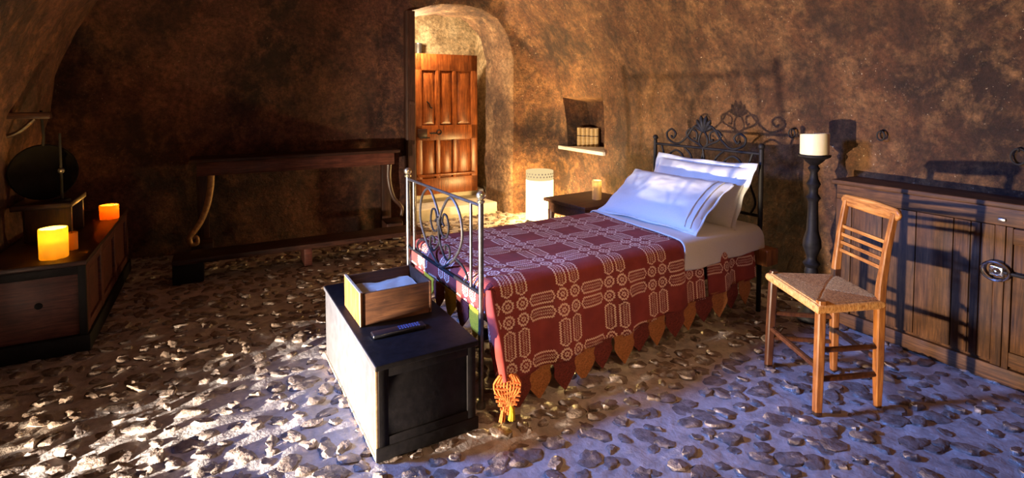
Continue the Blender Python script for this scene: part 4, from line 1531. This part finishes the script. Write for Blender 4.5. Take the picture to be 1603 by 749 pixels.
def stand_and_pan():
    o = thing('wooden_stand', 'dark wooden stand with flat top on the long chest behind the big candle', 'stand')
    uvobj(o, -0.94, 4.36, CHZ)
    bm = B(); box(bm, -0.16, 0.13, -0.20, 0.22, 0.20, 0.235, 0.006)
    mesh_obj('board', bm, M['dark_wood'], o)
    for y in (-0.15, 0.17):
        bm = B(); box(bm, -0.11, 0.12, y - 0.015, y + 0.015, 0.0, 0.20, 0.004)
        mesh_obj('side_support', bm, M['dark_wood_v'], o)
    p = thing('round_pan', 'round dark metal pan standing on edge on the dark wooden stand', 'pan')
    uvobj(p, -0.985, 4.36, CHZ + 0.235 + 0.175, -1.15)
    bm = B(); lathe(bm, [(0, 0), (0.12, 0.002), (0.165, 0.03), (0.175, 0.032), (0.168, 0.036), (0.115, 0.008), (0, 0.006)], 40)
    for v in bm.verts:
        x, y, z = v.co
        v.co = Vector((z, x, y))
    mesh_obj('dish', bm, M['pan'], p)
    bm = B(); tube(bm, spline([(0.03, 0.0, 0.165), (0.032, 0.004, 0.24), (0.02, 0.0, 0.36), (0.024, 0.0, 0.385)], 5), 0.008, 8)
    mesh_obj('handle', bm, M['iron'], p)
    r = thing('iron_rod', 'thin upright iron rod with a knob on the dark wooden stand', 'rod')
    uvobj(r, -0.87, 4.24, CHZ + 0.235)
    bm = B(); tube(bm, [(0, 0, 0), (0, 0, 0.42)], 0.007, 8); lathe(bm, [(0, 0), (0.045, 0), (0.04, 0.012), (0, 0.016)], 20)
    mesh_obj('shaft', bm, M['iron'], r)
    bm = B(); sphere(bm, (0, 0, 0.19), 0.018)
    mesh_obj('knob', bm, M['steel'], r)
    w = thing('wall_bracket', 'dark wooden bracket arm jutting from the sooty wall', 'bracket')
    uvobj(w, -1.14, 4.30, 1.27)
    bm = B(); box(bm, -0.06, 0.22, -0.03, 0.03, -0.02, 0.02, 0.006)
    mesh_obj('arm', bm, M['dark_wood'], w)
    bm = B(); tube(bm, spline([(-0.03, 0, -0.14), (0.06, 0, -0.10), (0.14, 0, -0.02)], 6), 0.012, 8)
    mesh_obj('brace', bm, M['dark_wood'], w)


stand_and_pan()

# ------------------------------------------------------------------ console table and low bench at the back
def console():
    o = thing('console_table', 'long dark console table with gilded scroll legs against the sooty wall', 'table')
    uvobj(o, -0.21, 5.15, 0)
    L, H, Dp = 1.74, 0.86, 0.30
    bm = B(); box(bm, -0.02, L + 0.02, -0.015, Dp, H - 0.03, H, 0.006, 3)
    mesh_obj('tabletop', bm, M['dark_wood'], o)
    bm = B(); box(bm, 0.03, L - 0.03, 0.01, Dp - 0.01, H - 0.145, H - 0.03, 0.004)
    mesh_obj('apron', bm, M['bench_red'], o)
    for x, sgn in ((0.06, 1), (L - 0.06, 1)):
        # S-scroll leg, thick in section
        pts = [(x + 0.075, 0.03, 0.715), (x + 0.070, 0.02, 0.62), (x + 0.045, -0.01, 0.48), (x + 0.00, -0.05, 0.36), (x - 0.045, -0.085, 0.29),
               (x - 0.085, -0.10, 0.235), (x - 0.075, -0.10, 0.18), (x - 0.035, -0.095, 0.18), (x - 0.035, -0.09, 0.225), (x - 0.06, -0.09, 0.225)]
        if x > 1:
            pts = [(x - 0.02, 0.03, 0.715), (x - 0.025, 0.03, 0.6), (x - 0.012, 0.02, 0.48), (x + 0.02, 0.01, 0.38), (x + 0.07, 0.0, 0.32), (x + 0.10, 0.0, 0.27), (x + 0.09, 0, 0.20)]
        sp = spline(pts, 6)
        N = len(sp)
        bm = B(); tube(bm, sp, [0.026 * (1 - 0.6 * k / N) + 0.004 for k in range(N)], 10)
        lg = mesh_obj('leg', bm, M['gold'] if x < 1 else M['dark_wood_v'], o)
        if x < 1: lg['label'] = 'gilded scroll leg'
        bm = B(); box(bm, x - 0.08, x + 0.08, -0.10, 0.10, 0.0, 0.17, 0.01)
        mesh_obj('foot', bm, M['dark_wood'], o)
        bm = B(); box(bm, x - 0.04, x + 0.05, Dp - 0.08, Dp - 0.02, 0.0, H - 0.14, 0.004)
        mesh_obj('back_leg', bm, M['dark_wood_v'], o)


console()


def low_bench():
    o = thing('low_bench', 'long low plank bench on the cobbles before the dark console table', 'bench')
    uvobj(o, -0.33, 4.58, 0)
    L = 1.92
    bm = B(); box(bm, 0, L, -0.02, 0.24, 0.145, 0.185, 0.006)
    mesh_obj('seat', bm, M['dark_wood'], o)
    for x0, x1 in ((0.0, 0.20), (0.91, 0.97), (L - 0.10, L - 0.02)):
        bm = B(); box(bm, x0, x1, 0.0, 0.22, 0.0, 0.145, 0.004)
        mesh_obj('leg', bm, M['bench_red'] if x0 > 0.1 else M['black'], o)


low_bench()
